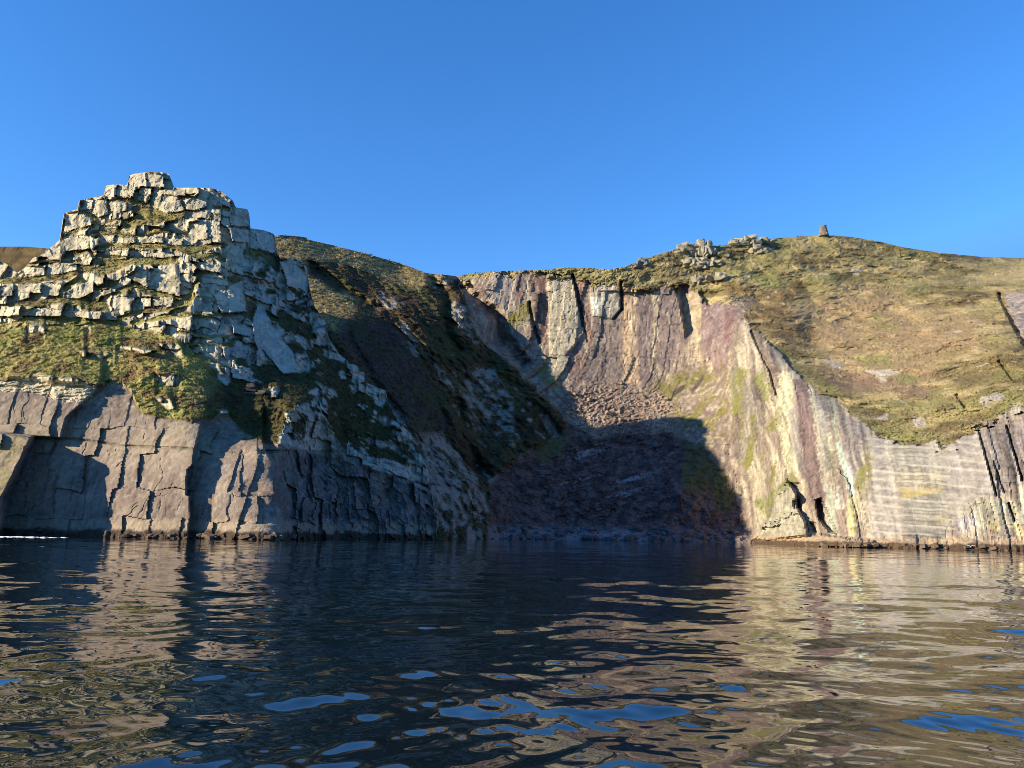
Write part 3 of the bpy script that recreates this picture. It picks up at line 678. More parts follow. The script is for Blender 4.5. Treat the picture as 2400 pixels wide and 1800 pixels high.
# right cliff
rc = mix(c(160, 142, 124), c(214, 200, 168), np.clip(.5 + .9 * n5 + .3 * n2, 0, 1))
RST = [(z8((20, 0), (110, 0), (90, 250), (40, 300)), c(196, 180, 150), .8), (z8((100, 60), (280, 100), (300, 400), (150, 700), (60, 700), (100, 300)), c(160, 140, 124), .8), (z8((60, 320), (110, 340), (120, 520), (60, 600)), c(142, 104, 100), .85),
       (z8((210, 120), (280, 130), (270, 260), (220, 250)), c(142, 106, 102), .7), (z8((330, 0), (400, 0), (430, 60), (400, 210), (360, 180)), c(160, 116, 104), .7),
       (z8((400, 40), (510, 40), (490, 330), (470, 500), (520, 640), (530, 800), (450, 800), (400, 560), (375, 320)), c(226, 208, 148), .95), (z8((470, 330), (530, 260), (560, 560), (620, 830), (560, 800), (520, 640)), c(166, 148, 142), .85),
       (z8((510, 90), (600, 90), (640, 330), (700, 640), (740, 960), (700, 1180), (620, 960), (570, 640), (530, 330)), c(146, 106, 104), .95), (z8((610, 110), (660, 170), (690, 480), (740, 760), (760, 900), (730, 920), (690, 600), (650, 330)), c(206, 190, 152), .85),
       (z8((660, 180), (770, 190), (780, 500), (810, 760), (750, 780), (700, 480)), c(158, 148, 140), .9), (z8((720, 500), (800, 480), (830, 700), (860, 980), (780, 820)), c(190, 176, 128), .7), (z8((770, 200), (820, 240), (830, 500), (800, 530)), c(206, 204, 160), .85),
       (z8((795, 530), (840, 540), (900, 720), (950, 850), (960, 980), (930, 960), (860, 760)), c(204, 224, 192), .95), (z8((740, 860), (790, 900), (820, 1230), (770, 1180)), c(180, 194, 160), .8), (z8((800, 850), (870, 900), (890, 1060), (820, 1060)), c(228, 210, 184), .85),
       (z8((820, 1060), (900, 1060), (920, 1260), (840, 1240)), c(160, 124, 106), .8), (z8((840, 360), (1040, 410), (1010, 640), (960, 850), (900, 700), (860, 600)), c(166, 146, 140), .85), (z8((900, 960), (990, 960), (990, 1180), (980, 1260), (920, 1250)), c(218, 194, 106), .95),
       (z8((960, 860), (1050, 860), (1070, 1200), (1010, 1250), (980, 1000)), c(200, 176, 136), .7), (z8((1080, 520), (1180, 510), (1250, 700), (1270, 1040), (1290, 1260), (1080, 1280), (1060, 1000)), c(186, 168, 156), .85), (z8((1180, 520), (1215, 520), (1280, 1050), (1240, 900)), c(232, 214, 168), .85),
       (z8((1250, 580), (1640, 610), (1640, 800), (1270, 790)), c(188, 180, 146), .8), (z8((1260, 780), (1600, 780), (1610, 900), (1270, 910)), c(224, 196, 116), .9), (z8((1300, 900), (1620, 900), (1650, 1230), (1340, 1250)), c(162, 158, 126), .85), (z8((1640, 560), (1880, 470), (2000, 950), (1830, 960), (1640, 960)), c(182, 162, 156), .85),
       (z8((1880, 470), (2080, 450), (2200, 880), (2010, 940)), c(160, 140, 132), .85), (z8((2090, 400), (2400, 330), (2400, 900), (2200, 880)), c(168, 138, 130), .85), (z8((1840, 950), (2120, 990), (2400, 950), (2400, 1200), (1860, 1200)), c(210, 198, 156), .8), (z8((1670, 1110), (1850, 1090), (1850, 1200), (1700, 1220)), c(214, 190, 180), .85),
       (z8((1950, 1130), (2040, 1130), (2040, 1220), (1950, 1220)), c(224, 194, 106), .9), (z8((2120, 1160), (2200, 1160), (2200, 1230), (2130, 1220)), c(226, 198, 104), .9), (z8((1330, 1180), (1640, 1200), (1600, 1290), (1340, 1280)), c(134, 130, 120), .8), (z8((1900, 820), (2000, 840), (2010, 960), (1910, 900)), c(206, 180, 176), .6)]
sx, sy = pxB + 3.0 * n2 + 1.5 * n4, pyB + 5 * n2
for poly, cc, a in RST:
    cc = cc * np.array([.97, 1.05, .94])
    cc = cc * .55 + np.array([.98, .93, .84]) * cc.mean() * .45
    rc = mix(rc, cc * (1.05 + 0.4 * n5 + .18 * n4 + .1 * n2)[..., None], a * .95 * pm(sx, sy, poly, n5, 4))
n7 = fbm(np.stack([ur * 3.2, 0 * ur, PB[..., 2] * .18], -1), 1, 4, 188)
rc = rc * (.86 + .3 * n7 + .12 * n4)[..., None]
slab = poly_mask(sx, sy, z8((1080, 520), (1250, 560), (1640, 590), (1880, 470), (2010, 950), (1850, 980), (1650, 1250), (1080, 1280)), 4)
lin = np.exp(-((np.mod(pyB - 0.085 * pxB + 5 * n1, 20.0) - 10) / 2.3) ** 2) * ss(-.5, .1, n2 + .3)
hstr = fbm(np.stack([pxB * .012, 0 * pxB, (pyB - .085 * pxB) * .16], -1), 1, 4, 187)
rc = mix(rc, c(180, 170, 152) * (1.08 + .3 * hstr + .15 * n4)[..., None], .5 * slab)
rc = mix(rc, c(232, 218, 186), .6 * slab * lin)
lin2 = np.exp(-((np.mod(pyB - 0.085 * pxB + 6 * n1, 8.7) - 4) / 1.4) ** 2) * ss(-.2, .3, n2)
rc = mix(rc, c(104, 100, 88), .6 * lin2 * poly_mask(sx, sy, z8((1250, 600), (1640, 620), (1660, 1290), (1330, 1280)), 4))
rc = mix(rc, c(222, 196, 110), .55 * poly_mask(sx, sy, z8((1300, 900), (1620, 900), (1640, 1200), (1340, 1240)), 4) * np.clip(n1 * 1.5 + str_ * 1.2, 0, 1))
rc = mix(rc, mix(c(206, 200, 172), c(160, 152, 128), np.clip(.4 + n2 + .5 * n4, 0, 1)), .9 * nose)
# plants on the right wall and the cove's right side
green = fbm(PB, (.22, .22, .12), 4, 221)
gm = np.clip((green + .5 * n4 - .02) * 2.2, 0, 1)
rgreen = np.maximum.reduce([gm * poly_mask(wx, wy, z8((60, 0), (400, 60), (380, 500), (500, 820), (300, 900), (100, 800), (20, 400)), 8), gm * .9 * poly_mask(wx, wy, z8((980, 600), (1100, 600), (1060, 1000), (960, 900)), 4)])
vivid = np.maximum.reduce([poly_mask(wx, wy, z8((210, 1000), (320, 960), (360, 880), (500, 800), (560, 860), (420, 880), (350, 1010), (340, 1100), (260, 1090)), 3), poly_mask(wx, wy, z8((200, 50), (290, 20), (330, 110), (330, 290), (280, 240)), 3) * .8])
rc = mix(rc, c(140, 136, 74), rgreen)
rc = mix(rc, mix(c(112, 124, 56), c(150, 150, 84), np.clip(.5 + n4, 0, 1)), vivid * ss(-.45, .15, n2 + .6 * n4))
rk = 1 - ss(1.6, 2.4, PB2[..., 2] + .4 * n2)
rc = mix(rc, c(206, 178, 140), ss(.8, 1.2, PB2[..., 2] + .3 * n2) * rk)
rc = mix(rc, c(104, 84, 62), 1 - ss(.8, 1.2, PB2[..., 2] + .3 * n2))
wg = np.maximum.reduce([gm * poly_mask(wx, wy, [(1560, 880), (1650, 860), (1720, 850), (1720, 1100), (1650, 1050), (1560, 1000), (1480, 930)], 10), poly_mask(wx, wy, z5((120, 620), (200, 500), (290, 450), (300, 540), (180, 680)), 4),
                         .8 * poly_mask(wx, wy, z5((1130, 1120), (1400, 980), (1560, 960), (1640, 1010), (1560, 1080), (1350, 1190), (1250, 1180)), 6), .7 * poly_mask(wx, wy, z5((300, 960), (400, 900), (520, 1080), (560, 1140), (480, 1160)), 6)])
wall = mix(wall, c(138, 130, 66), np.clip(wg * (.8 + .6 * n2), 0, 1))
col = mix(wall, rc, right)
# dark upturned slabs among the plants
DS = [z5((1340, 1130), (1450, 1070), (1430, 1120), (1350, 1170)), z5((1480, 1120), (1590, 985), (1570, 1050), (1490, 1150)), z5((1270, 1190), (1310, 1160), (1300, 1190))]
for poly in DS:
    m = poly_mask(pxB, pyB, poly, 1.5)
    col = mix(col, c(104, 92, 80), m)
# talus and lower cove
tc = mix(c(150, 126, 110), c(208, 186, 156), np.clip(.45 + .5 * n1 + .7 * n4, 0, 1))
col = mix(col, tc, talus)
lc = mix(c(92, 72, 66), c(140, 118, 108), np.clip(.45 + .7 * n2 + .5 * n4, 0, 1))  # floor colour darkened to deepen the cove's shade
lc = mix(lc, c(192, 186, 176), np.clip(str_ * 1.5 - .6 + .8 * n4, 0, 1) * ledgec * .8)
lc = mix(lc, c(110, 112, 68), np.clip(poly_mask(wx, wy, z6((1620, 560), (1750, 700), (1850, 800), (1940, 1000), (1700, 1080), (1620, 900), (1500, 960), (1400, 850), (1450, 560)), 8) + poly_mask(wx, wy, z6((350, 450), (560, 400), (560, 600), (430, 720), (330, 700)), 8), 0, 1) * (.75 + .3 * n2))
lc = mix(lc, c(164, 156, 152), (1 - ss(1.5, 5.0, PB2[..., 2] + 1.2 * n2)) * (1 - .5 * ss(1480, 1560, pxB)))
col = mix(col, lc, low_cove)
# spur
sg = mix(c(116, 100, 64), c(76, 62, 44), np.clip(.5 + .5 * n1 + .5 * n2, 0, 1))  # spur's shade is put into the plant colour outside the lit patch
sg = mix(sg, mix(c(206, 180, 116), c(120, 100, 62), np.clip(.4 + .8 * n4 + .4 * n2, 0, 1)), lit_grass)  # sunlit patch painted brighter than the grass around it
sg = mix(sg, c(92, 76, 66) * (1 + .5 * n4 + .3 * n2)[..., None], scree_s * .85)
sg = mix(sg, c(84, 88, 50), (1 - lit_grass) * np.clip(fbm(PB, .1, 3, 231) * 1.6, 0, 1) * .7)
srk = np.clip((rib * 1.0 + .5 * n2 + .35 * fbm(np.stack([ribc * .5, (PB[..., 2] - PB[..., 0]) * .05, 0 * ribc], -1), 1, 3, 232)) * 2.6 - .35, 0, 1) * (1 - .95 * lit_grass) * (1 - .95 * scree_s) * ss(880, 1000, pxB + .2 * (pyB - 700))
ROCKS = [z3((340, 340), (400, 340), (410, 420), (350, 440)), z3((1060, 560), (1250, 700), (1100, 690)), z3((1600, 660), (1700, 700), (1950, 980), (2080, 1160), (1980, 1060), (1800, 960), (1640, 840)), z3((1720, 1150), (1900, 1160), (2050, 1350), (2100, 1600), (1900, 1640), (1760, 1500), (1720, 1300)), z3((1180, 790), (1260, 800), (1500, 1130), (1400, 1010), (1250, 880)), z3((1480, 1140), (1560, 1170), (1640, 1290), (1600, 1320))]
for poly in ROCKS:
    srk = np.maximum(srk, poly_mask(wx, wy, poly, 4) * np.clip(.65 + n2, 0, 1))
sg = mix(sg, mix(c(150, 138, 124), c(190, 180, 160), np.clip(.5 + .7 * n2, 0, 1)), srk)
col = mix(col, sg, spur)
# hill
hg = mix(c(178, 162, 100), c(138, 120, 74), np.clip(.5 + .7 * n1 + .6 * n4, 0, 1))
hg = mix(hg, c(146, 146, 78), np.clip(fbm(PB, (.05, .05, .12), 4, 242) * 2 + .05, 0, 1) * .4)
hg = mix(hg, c(104, 84, 52), np.clip(fbm(PB, (.16, .16, .4), 4, 243) * 2.2 - .5, 0, 1) * .7)
hg = mix(hg, RUSSET, np.clip(poly_mask(wx, wy, z7((480, 600), (700, 560), (900, 460), (1200, 480), (1600, 640), (1900, 700), (1900, 950), (1600, 1000), (1500, 1300), (1100, 1230), (800, 1050), (640, 880), (500, 760)), 14) * (.75 + .4 * n2), 0, 1))
hg = mix(hg, c(136, 108, 66), poly_mask(wx, wy, z7((0, 430), (300, 470), (650, 500), (480, 600), (480, 760), (680, 800), (640, 1000), (420, 960), (200, 780), (160, 680), (260, 590), (0, 580)), 12) * .8)
hg = mix(hg, c(158, 126, 100), poly_mask(wx, wy, z7((640, 1060), (900, 1090), (1300, 1180), (1500, 1180), (1530, 1270), (1300, 1320), (1000, 1260), (850, 1250)), 12) * .75)
hg = mix(hg, c(218, 192, 128), poly_mask(wx, wy, z7((1700, 470), (1900, 400), (2100, 330), (2400, 280), (2400, 440), (2000, 430)), 10) * .8)
hg = mix(hg, c(212, 186, 122), np.clip(fbm(PB, (.12, .12, .3), 4, 241) * 1.6 - .25, 0, 1) * .7)
for poly in [z7((1200, 590), (1500, 555), (1520, 580), (1250, 600)), z7((1020, 720), (1130, 700), (1260, 790), (1280, 830), (1160, 780)), z7((1040, 840), (1090, 835), (1150, 900), (1090, 880)), z7((940, 980), (1200, 980), (1240, 1070), (1020, 1060)), z7((1290, 1130), (1430, 1130), (1420, 1180), (1270, 1200)),
             z7((480, 1040), (560, 1060), (660, 1180), (820, 1230), (820, 1300), (700, 1230)), z7((230, 850), (330, 880), (400, 940), (380, 970)), z7((1080, 1540), (1300, 1570), (1700, 1600), (1600, 1643), (1300, 1640)), z7((340, 120), (420, 110), (460, 130), (380, 150)), z7((2000, 1380), (2212, 1260), (2212, 1330), (1980, 1500), (1880, 1520)), z7((-200, 330), (400, 380), (420, 500), (100, 420))]:
    hg = mix(hg, c(150, 152, 76), np.clip(poly_mask(wx, wy, poly, 7) * (.75 + .7 * n2), 0, 1) * .85)
hg = hg * .8 + hg.mean(-1, keepdims=True) * np.array([1.12, 1.0, .72]) * .2
hg = hg * 1.12
rockh = 0 * pxB
for poly in [z7((680, 1030), (820, 1035), (870, 1070), (740, 1055)), z7((1030, 1100), (1180, 1085), (1280, 1100), (1290, 1140), (1160, 1170), (1080, 1130)), z7((1890, 1300), (2060, 1260), (2080, 1300), (1900, 1360)), z7((930, 360), (1020, 350), (980, 380)), z7((1050, 1440), (1200, 1430), (1200, 1480)), z7((1380, 1450), (1460, 1440), (1490, 1510), (1400, 1520))]:
    rockh = np.maximum(rockh, poly_mask(wx, wy, poly, 2))
speck = (vnoise(PB * .55, 251) > .80) & (vnoise(PB * .06, 252) > 0.05)
rockh = np.maximum(rockh, speck * .9)
hg = mix(hg, c(206, 194, 170), rockh * .9)
hg = mix(hg, c(184, 168, 150) * (1 + .4 * n3 + .2 * n2)[..., None], scarp)
edgeh = hill * (1 - hill) * 4
col = mix(col, hg, hill)
col = mix(col, c(88, 82, 48), np.clip(edgeh, 0, 1) * .6)

EXT_B = [(6, 0.6), (20, 3), (60, 14), (140, 40), (160, 999)]
PB3 = back_rows(PB2, EXT_B); nE = len(EXT_B)
cls = np.where(hill > .5, 0, np.where(spur > .5, 1, np.where((talus > .5) | (low_cove > .5), 2, np.where(right > .5, 4, 3))))
cls = np.where((cls == 0) & (scarp > .5), 4, cls)
split(PB3, pad_rows(col, nE), pad_rows(cls, nE), {
    0: ('hillside', M_GRASS, False, 'broad brown and green heath hillside under the stone tower', 'hillside'),
    1: ('hill_spur', M_GRASS, False, 'dark rib-cut spur sloping into the cove behind the stepped crag', 'hill spur'),
    2: ('scree', M_SCREE, False, 'purple-brown scree fan and rubble on the floor of the shaded cove', 'scree'),
    3: ('cliff', M_ROCK, False, 'vertically striped mauve and tan cliff wall at the back of the cove', 'cliff'),
    4: ('cliff', M_ROCK, False, 'pale banded sea cliff with yellow lichen under the heath hillside', 'cliff')})

# ================================================================== C: the hill beyond the headland
OUT_C = [(-900, 585), (-300, 576), (0, 578), (60, 578), (120, 583), (300, 600), (700, 640)]
pxC, pyC = sheet(OUT_C, -900, 700, 8, 60, [(-900, 1000), (700, 1000)])
YC = 250 + (1000 - pyC) * 0.22
PC = place(pxC, pyC, YC)
YC = YC + 1.2 * fbm(PC, .15, 4, 301)
PC = place(pxC, pyC, YC)
nC = fbm(PC, .3, 4, 302)
cC = mix(c(140, 118, 72), c(110, 90, 54), np.clip(.5 + nC, 0, 1))
PC3 = back_rows(PC, [(10, 1), (60, 10), (160, 999)])
split(PC3, pad_rows(cC, 3), pad_rows(np.zeros(pxC.shape, int), 3), {0: ('hillside', M_GRASS, False, 'low brown hill seen past the left edge of the crag', 'hillside')})

# ================================================================== the sea
def sea():
    # rows follow the distance so that near ripples are finely drawn
    hr = np.concatenate([np.linspace(0.62, 0.012, 560), np.array([0.009, 0.006, 0.004, 0.002, 0.0008, 0.0003])])
    dist = CAM_H / hr
    ang = np.linspace(-0.95, 0.95, 760)
    D, A = np.meshgrid(dist, ang, indexing='ij')
    X = D * np.tan(A); Y = D
    rng = np.random.RandomState(8)
    Z = np.zeros_like(X)
    for k in range(80):
        lam = 0.28 * (9 / 0.28) ** rng.rand()
        th = rng.normal(math.radians(80), 0.75)
        kk = 2 * math.pi / lam
        amp = 0.0150 * lam ** 0.97 / 9.0 * (1.0 + rng.rand())
        fade = 1 - ss(0.25, 0.6, (D * D / (CAM_H * 900)) / lam)
        mod = 0.6 + 0.4 * np.sin(0.35 * X * rng.randn() + 0.25 * Y * rng.randn() + 6 * rng.rand())
        Z = Z + amp * fade * mod * np.sin(kk * (X * math.cos(th) + Y * math.sin(th)) + rng.rand() * 6.283)
    V = np.stack([X, Y, Z], -1).reshape(-1, 3)
    m = bpy.data.materials.new('sea_water')
    m.use_nodes = True
    t = m.node_tree; N = t.nodes; L = t.links
    b = N['Principled BSDF']
    b.inputs['Base Color'].default_value = (0.004, 0.010, 0.014, 1)
    b.inputs['Roughness'].default_value = 0.03
    b.inputs['IOR'].default_value = 1.6
    geo = N.new('ShaderNodeNewGeometry')
    acc = None
    for sc, st, k, det in (((0.10, 0.22, 1), 1.0, 0.022, 2), ((0.55, 1.2, 1), 1.0, 0.030, 1), ((1.6, 4.0, 1), 1.0, 0.022, 1)):
        mp = N.new('ShaderNodeMapping'); mp.inputs['Scale'].default_value = sc
        L.new(geo.outputs['Position'], mp.inputs[0])
        nz = N.new('ShaderNodeTexNoise'); nz.inputs['Scale'].default_value = st; nz.inputs['Detail'].default_value = det
        L.new(mp.outputs[0], nz.inputs['Vector'])
        sb = N.new('ShaderNodeVectorMath'); sb.operation = 'SUBTRACT'; sb.inputs[1].default_value = (.5, .5, .5)
        L.new(nz.outputs['Color'], sb.inputs[0])
        ml = N.new('ShaderNodeVectorMath'); ml.operation = 'MULTIPLY'; ml.inputs[1].default_value = (k * 2 * 1.0, k * 2 * 1.4, 0)
        L.new(sb.outputs[0], ml.inputs[0])
        if acc is None: acc = ml
        else:
            ad = N.new('ShaderNodeVectorMath'); ad.operation = 'ADD'
            L.new(acc.outputs[0], ad.inputs[0]); L.new(ml.outputs[0], ad.inputs[1]); acc = ad
    ad = N.new('ShaderNodeVectorMath'); ad.operation = 'ADD'
    L.new(geo.outputs['Normal'], ad.inputs[0]); L.new(acc.outputs[0], ad.inputs[1])
    nm = N.new('ShaderNodeVectorMath'); nm.operation = 'NORMALIZE'
    L.new(ad.outputs[0], nm.inputs[0]); L.new(nm.outputs[0], b.inputs['Normal'])
    o = mesh_np('sea', V, quads(len(dist), len(ang)), m, None, True)
    # faces must look up
    if o.data.polygons[0].normal.z < 0:
        o.data.flip_normals()
    tag(o, 'dark rippled sea mirroring the cliffs and patches of blue sky', 'sea', kind='structure')
sea()

# ================================================================== things
random.seed(11)

def at(px, py, sheetB=True):
    """point of the finished terrain seen at a photo pixel"""
    X_, Y_, P_ = (pxB, pyB, PB2) if sheetB else (pxA, pyA, PA2)
    j = int(round((px - X_[0, 0]) / (X_[0, 1] - X_[0, 0])))
    i = int(np.argmin(np.abs(Y_[:, j] - py)))
    return Vector(P_[i, j])

def chunk(bm, center, size, rot=0.0, seed=0, n=14, corners=True):
    """one angular block: the convex hull of jittered box corners and edge points"""
    r = random.Random(seed)
    pts = []
    sx_, sy_, sz_ = size
    for k in range(n):
        p = Vector((r.uniform(-1, 1), r.uniform(-1, 1), r.uniform(-1, 1)))
        m = max(abs(p.x), abs(p.y), abs(p.z)); p = p / m
        if not corners: p = p * (.55 + .45 / max(p.length, .8))
        p = Vector((p.x * (1 - .25 * r.random()), p.y * (1 - .25 * r.random()), p.z * (1 - .2 * r.random())))
        pts.append(p)
    for a_ in (-1, 1) if corners else ():
        for b_ in (-1, 1):
            for c_ in (-1, 1):
                pts.append(Vector((a_ * r.uniform(.72, 1), b_ * r.uniform(.72, 1), c_ * r.uniform(.75, 1))))
    R = Matrix.Rotation(rot, 3, 'Z') @ Matrix.Rotation(r.uniform(-.12, .12), 3, 'X') @ Matrix.Rotation(r.uniform(-.12, .12), 3, 'Y')
    vs = [bm.verts.new(center + R @ Vector((p.x * sx_ / 2, p.y * sy_ / 2, p.z * sz_ / 2))) for p in pts]
    g = bmesh.ops.convex_hull(bm, input=vs)
    junk = list({e for e in g['geom_interior'] + g['geom_unused'] if isinstance(e, bmesh.types.BMVert) and e.is_valid})
    if junk: bmesh.ops.delete(bm, geom=junk, context='VERTS')

M_CRAG = material('outcrop_rock', attr=False, color=tuple(c(196, 186, 154)), scale=.9, lo=.6, hi=1.15, bump=.9, bdist=.4)
M_GREYROCK = material('grey_rock', attr=False, color=tuple(c(150, 144, 134)), scale=1.4, lo=.6, hi=1.2, bump=.8, bdist=.3)
M_DARKROCK = material('dark_slab', attr=False, color=tuple(c(112, 104, 92)), scale=1.4, lo=.6, hi=1.2, bump=.8, bdist=.2)
M_BEACH = material('beach_stone', attr=False, color=tuple(c(136, 122, 116)), scale=1.6, lo=.6, hi=1.25, bump=.7, bdist=.2)
M_TOWER = material('tower_stone', attr=False, color=tuple(c(160, 146, 126)), scale=1.3, lo=.5, hi=1.3, bump=.6, bdist=.2)
M_PALE = material('pale_stone', attr=False, color=tuple(c(226, 220, 206)), scale=1.3, lo=.8, hi=1.1, bump=.3, bdist=.1)

def rocks(name, spots, label, cat, mat=M_CRAG, sheetB=True, sub=4, sink=.3, group=None, seed=1):
    """a rock standing in the turf; spots are (px, py_foot, width px, height px) of its blocks"""
    r = random.Random(seed)
    bm = bmesh.new(); first = None
    for (x, y, w, h) in spots:
        p = at(x, y, sheetB)
        if first is None: first = p.copy()
        m = p.y / F
        W_, H_ = w * m, h * m
        if sub > 1: W_ *= 1.3; H_ *= 1.15
        for k in range(sub * 3 if sub > 1 else 1):
            f = r.uniform(-.5, .5) if sub > 1 else 0
            top = H_ * (1 - (2 * abs(f)) ** 2 * .7)
            s_ = r.uniform(.3, .8) if sub > 1 else 1
            bw, bh = W_ * s_, (H_ * r.uniform(.45, .8) if sub > 1 else H_)
            cz = p.z + max(bh * .2, (top - bh / 2) * (r.random() ** .7)) if sub > 1 else p.z + bh * .35
            chunk(bm, Vector((p.x + f * W_ * .8, p.y + .6 + r.uniform(-.6, 1.2) - (0 if sub == 1 else .6 * (1 - (cz - p.z) / max(H_, .1))), cz)), (bw, min(bw, 4) * r.uniform(.7, 1.1), bh + sink * H_ * (sub == 1)), r.uniform(-.9, .9), r.randrange(99999), 13, False)
    for v_ in bm.verts: v_.co -= first
    o = bm_obj(name, bm, mat)
    o.location = first
    return tag(o, label, cat, group)

def zz2(*p): return [(1450 + x * 400 / 2212.0, 530 + y * 400 / 2212.0) for x, y in p]
rocks('rock_outcrop', [(1608, 592, 44, 24), (1636, 598, 44, 42), (1662, 598, 30, 36), (1616, 620, 30, 26), (1645, 622, 40, 28), (1676, 624, 26, 22), (1640, 632, 30, 16)], 'largest pale rock outcrop on the hill crest, a broken heap of blocks', 'rock outcrop', seed=3, sub=5)
rocks('rock_outcrop', [(1732, 574, 34, 20), (1760, 574, 40, 24), (1794, 572, 34, 20), (1780, 592, 30, 24), (1788, 594, 26, 14)], 'long low rock outcrop on the skyline between the biggest outcrop and the stone tower', 'rock outcrop', seed=5, sub=5)
rocks('rock_outcrop', [(1490, 630, 16, 16), (1504, 624, 22, 26)], 'small grey rock knob on the skyline, farthest from the tower', 'rock outcrop', seed=7, sub=3, mat=M_GREYROCK)
rocks('boulder', [(1632, 668, 18, 26), (1644, 664, 18, 30)], 'tall pale boulder at the top edge of the striped cliff', 'boulder', seed=9, sub=2)
rocks('boulder', [(1686, 658, 42, 24)], 'wide pale boulder in the turf just below the biggest outcrop', 'boulder', seed=12, sub=3)
rocks('boulder', [(1694, 603, 26, 12)], 'low boulder touching the shaded right end of the biggest outcrop', 'boulder', seed=13, sub=2, mat=M_GREYROCK)
rocks('boulder', [(1722, 648, 16, 7)], 'small flat pale stone in the green turf right of the wide boulder', 'boulder', seed=14, sub=1)
rocks('boulder', [(2044, 655, 17, 8)], 'lone grey stone in the middle of the brown upper hillside', 'boulder', seed=15, sub=1, mat=M_GREYROCK)
rocks('boulder', [(2332, 761, 15, 8)], 'rounded grey stone beside a bright green patch near the bare scarp', 'boulder', seed=16, sub=1, mat=M_GREYROCK)
rocks('boulder', [(2281, 757, 10, 6)], 'small dark stone left of the rounded grey stone on the hillside', 'boulder', seed=17, sub=1, mat=M_DARKROCK)

# stack of dark slabs on the headland
def slab_stack():
    p = at(588, 922, False)
    r = random.Random(5)
    e = bpy.data.objects.new('slab_stack', None); COL.objects.link(e); e.location = p
    m = p.y / F
    tag(e, 'stack of flat dark stone slabs on the shaded grass of the headland', 'stone stack')
    z = -.3
    for k, (dx, w, h) in enumerate([(0, 30, 6), (2, 26, 6), (-2, 24, 5), (1, 22, 5), (0, 18, 5), (24, 26, 6), (30, 22, 6)]):
        bm = bmesh.new()
        zz_ = z if k < 5 else -.3 + (k - 5) * .35
        chunk(bm, Vector((dx * m, -.2 + .15 * r.random(), zz_ + h * m / 2)), (w * m, 1.6, h * m), r.uniform(-.3, .3), 50 + k)
        z += h * m if k < 5 else 0
        o = bm_obj('slab', bm, M_DARKROCK, e)
slab_stack()

# low dry-stone wall on the skyline behind the crag
def stone_wall():
    a_ = at(652, 556); b_ = at(716, 560)
    bm = bmesh.new()
    for k in range(22):
        f = k / 21
        q_ = a_.lerp(b_, f)
        h = 1.0 * (1 - .35 * max(0, (f - .6) / .4))
        for row in range(3):
            chunk(bm, Vector((q_.x - a_.x, q_.y - a_.y + .8, q_.z - a_.z + .05 + h / 3 * (row + .5))), ((b_ - a_).length / 20, .9, h / 3 * 1.1), 0, 300 + k * 3 + row, 6)
    o = bm_obj('stone_wall', bm, M_GREYROCK); o.location = a_
    tag(o, 'low dry-stone wall end on the grassy skyline right behind the crag', 'stone wall')
stone_wall()

# the tower on the hill
def stone_tower():
    p = at(1932, 554)
    m = p.y / F
    H_ = 26 * m
    e = bpy.data.objects.new('stone_tower', None); COL.objects.link(e); e.location = p + Vector((0, 1.0, .5))
    tag(e, 'squat tapering dry-stone tower standing alone on the crest of the hill', 'stone tower')
    bm = bmesh.new(); r = random.Random(2)
    rows_ = 11
    for k in range(rows_):
        f = (k + .5) / rows_
        rad = (11.4 - 4.6 * f ** 1.2) * m
        n_ = int(13 - 4 * f)
        for q_ in range(n_):
            a_ = 2 * math.pi * (q_ + .5 * (k % 2) + .15 * r.random()) / n_
            chunk(bm, Vector((math.cos(a_) * rad * .86, math.sin(a_) * rad * .86, H_ * f)), (rad * .5 * r.uniform(.8, 1.1), rad * 2 * math.pi / n_ * 1.12, H_ / rows_ * 1.12), a_, r.randrange(9999), 6)
    bmesh.ops.create_cone(bm, cap_ends=True, segments=14, radius1=10.6 * m * .9, radius2=6.6 * m * .9, depth=H_, matrix=Matrix.Translation((0, 0, H_ / 2)))
    bm_obj('masonry', bm, M_TOWER, e)
    bm = bmesh.new()
    chunk(bm, Vector((.3, -.2, H_ + .12)), (7 * m * 1.5, 7 * m * 1.5, .45), .3, 77, 10)
    chunk(bm, Vector((.9, .2, H_ + .3)), (4 * m, 4 * m, .4), .3, 78, 10)
    bm_obj('capstone', bm, M_GREYROCK, e)
    bm = bmesh.new()
    chunk(bm, Vector((.5, -10.6 * m, .75)), (.75, .5, .6), .1, 79, 10)
    bm_obj('pale_stone', bm, M_PALE, e)
stone_tower()

# two walkers resting on the crest
def plain(name, col_, rough=.8):
    m = bpy.data.materials.new(name); m.use_nodes = True
    t = m.node_tree; b = t.nodes['Principled BSDF']; b.inputs['Roughness'].default_value = rough
    n_ = t.nodes.new('ShaderNodeTexNoise'); n_.inputs['Scale'].default_value = 9
    mr = t.nodes.new('ShaderNodeMapRange'); mr.inputs['To Min'].default_value = .75; mr.inputs['To Max'].default_value = 1.2
    mu_ = t.nodes.new('ShaderNodeVectorMath'); mu_.operation = 'SCALE'; mu_.inputs[0].default_value = col_
    t.links.new(n_.outputs[0], mr.inputs[0]); t.links.new(mr.outputs[0], mu_.inputs['Scale']); t.links.new(mu_.outputs[0], b.inputs['Base Color'])
    return m
M_SKIN = plain('skin', (.5, .3, .22)); M_RED = plain('red_jacket', (.55, .05, .05)); M_NAVY = plain('navy_cloth', (.03, .035, .05)); M_HAIR = plain('dark_hair', (.03, .02, .015)); M_WHITE = plain('white_feather', (.8, .8, .8)); M_GREYF = plain('grey_feather', (.4, .42, .45)); M_BILL = plain('yellow_bill', (.6, .4, .05)); M_WOOD = plain('post_wood', (.30, .27, .22))

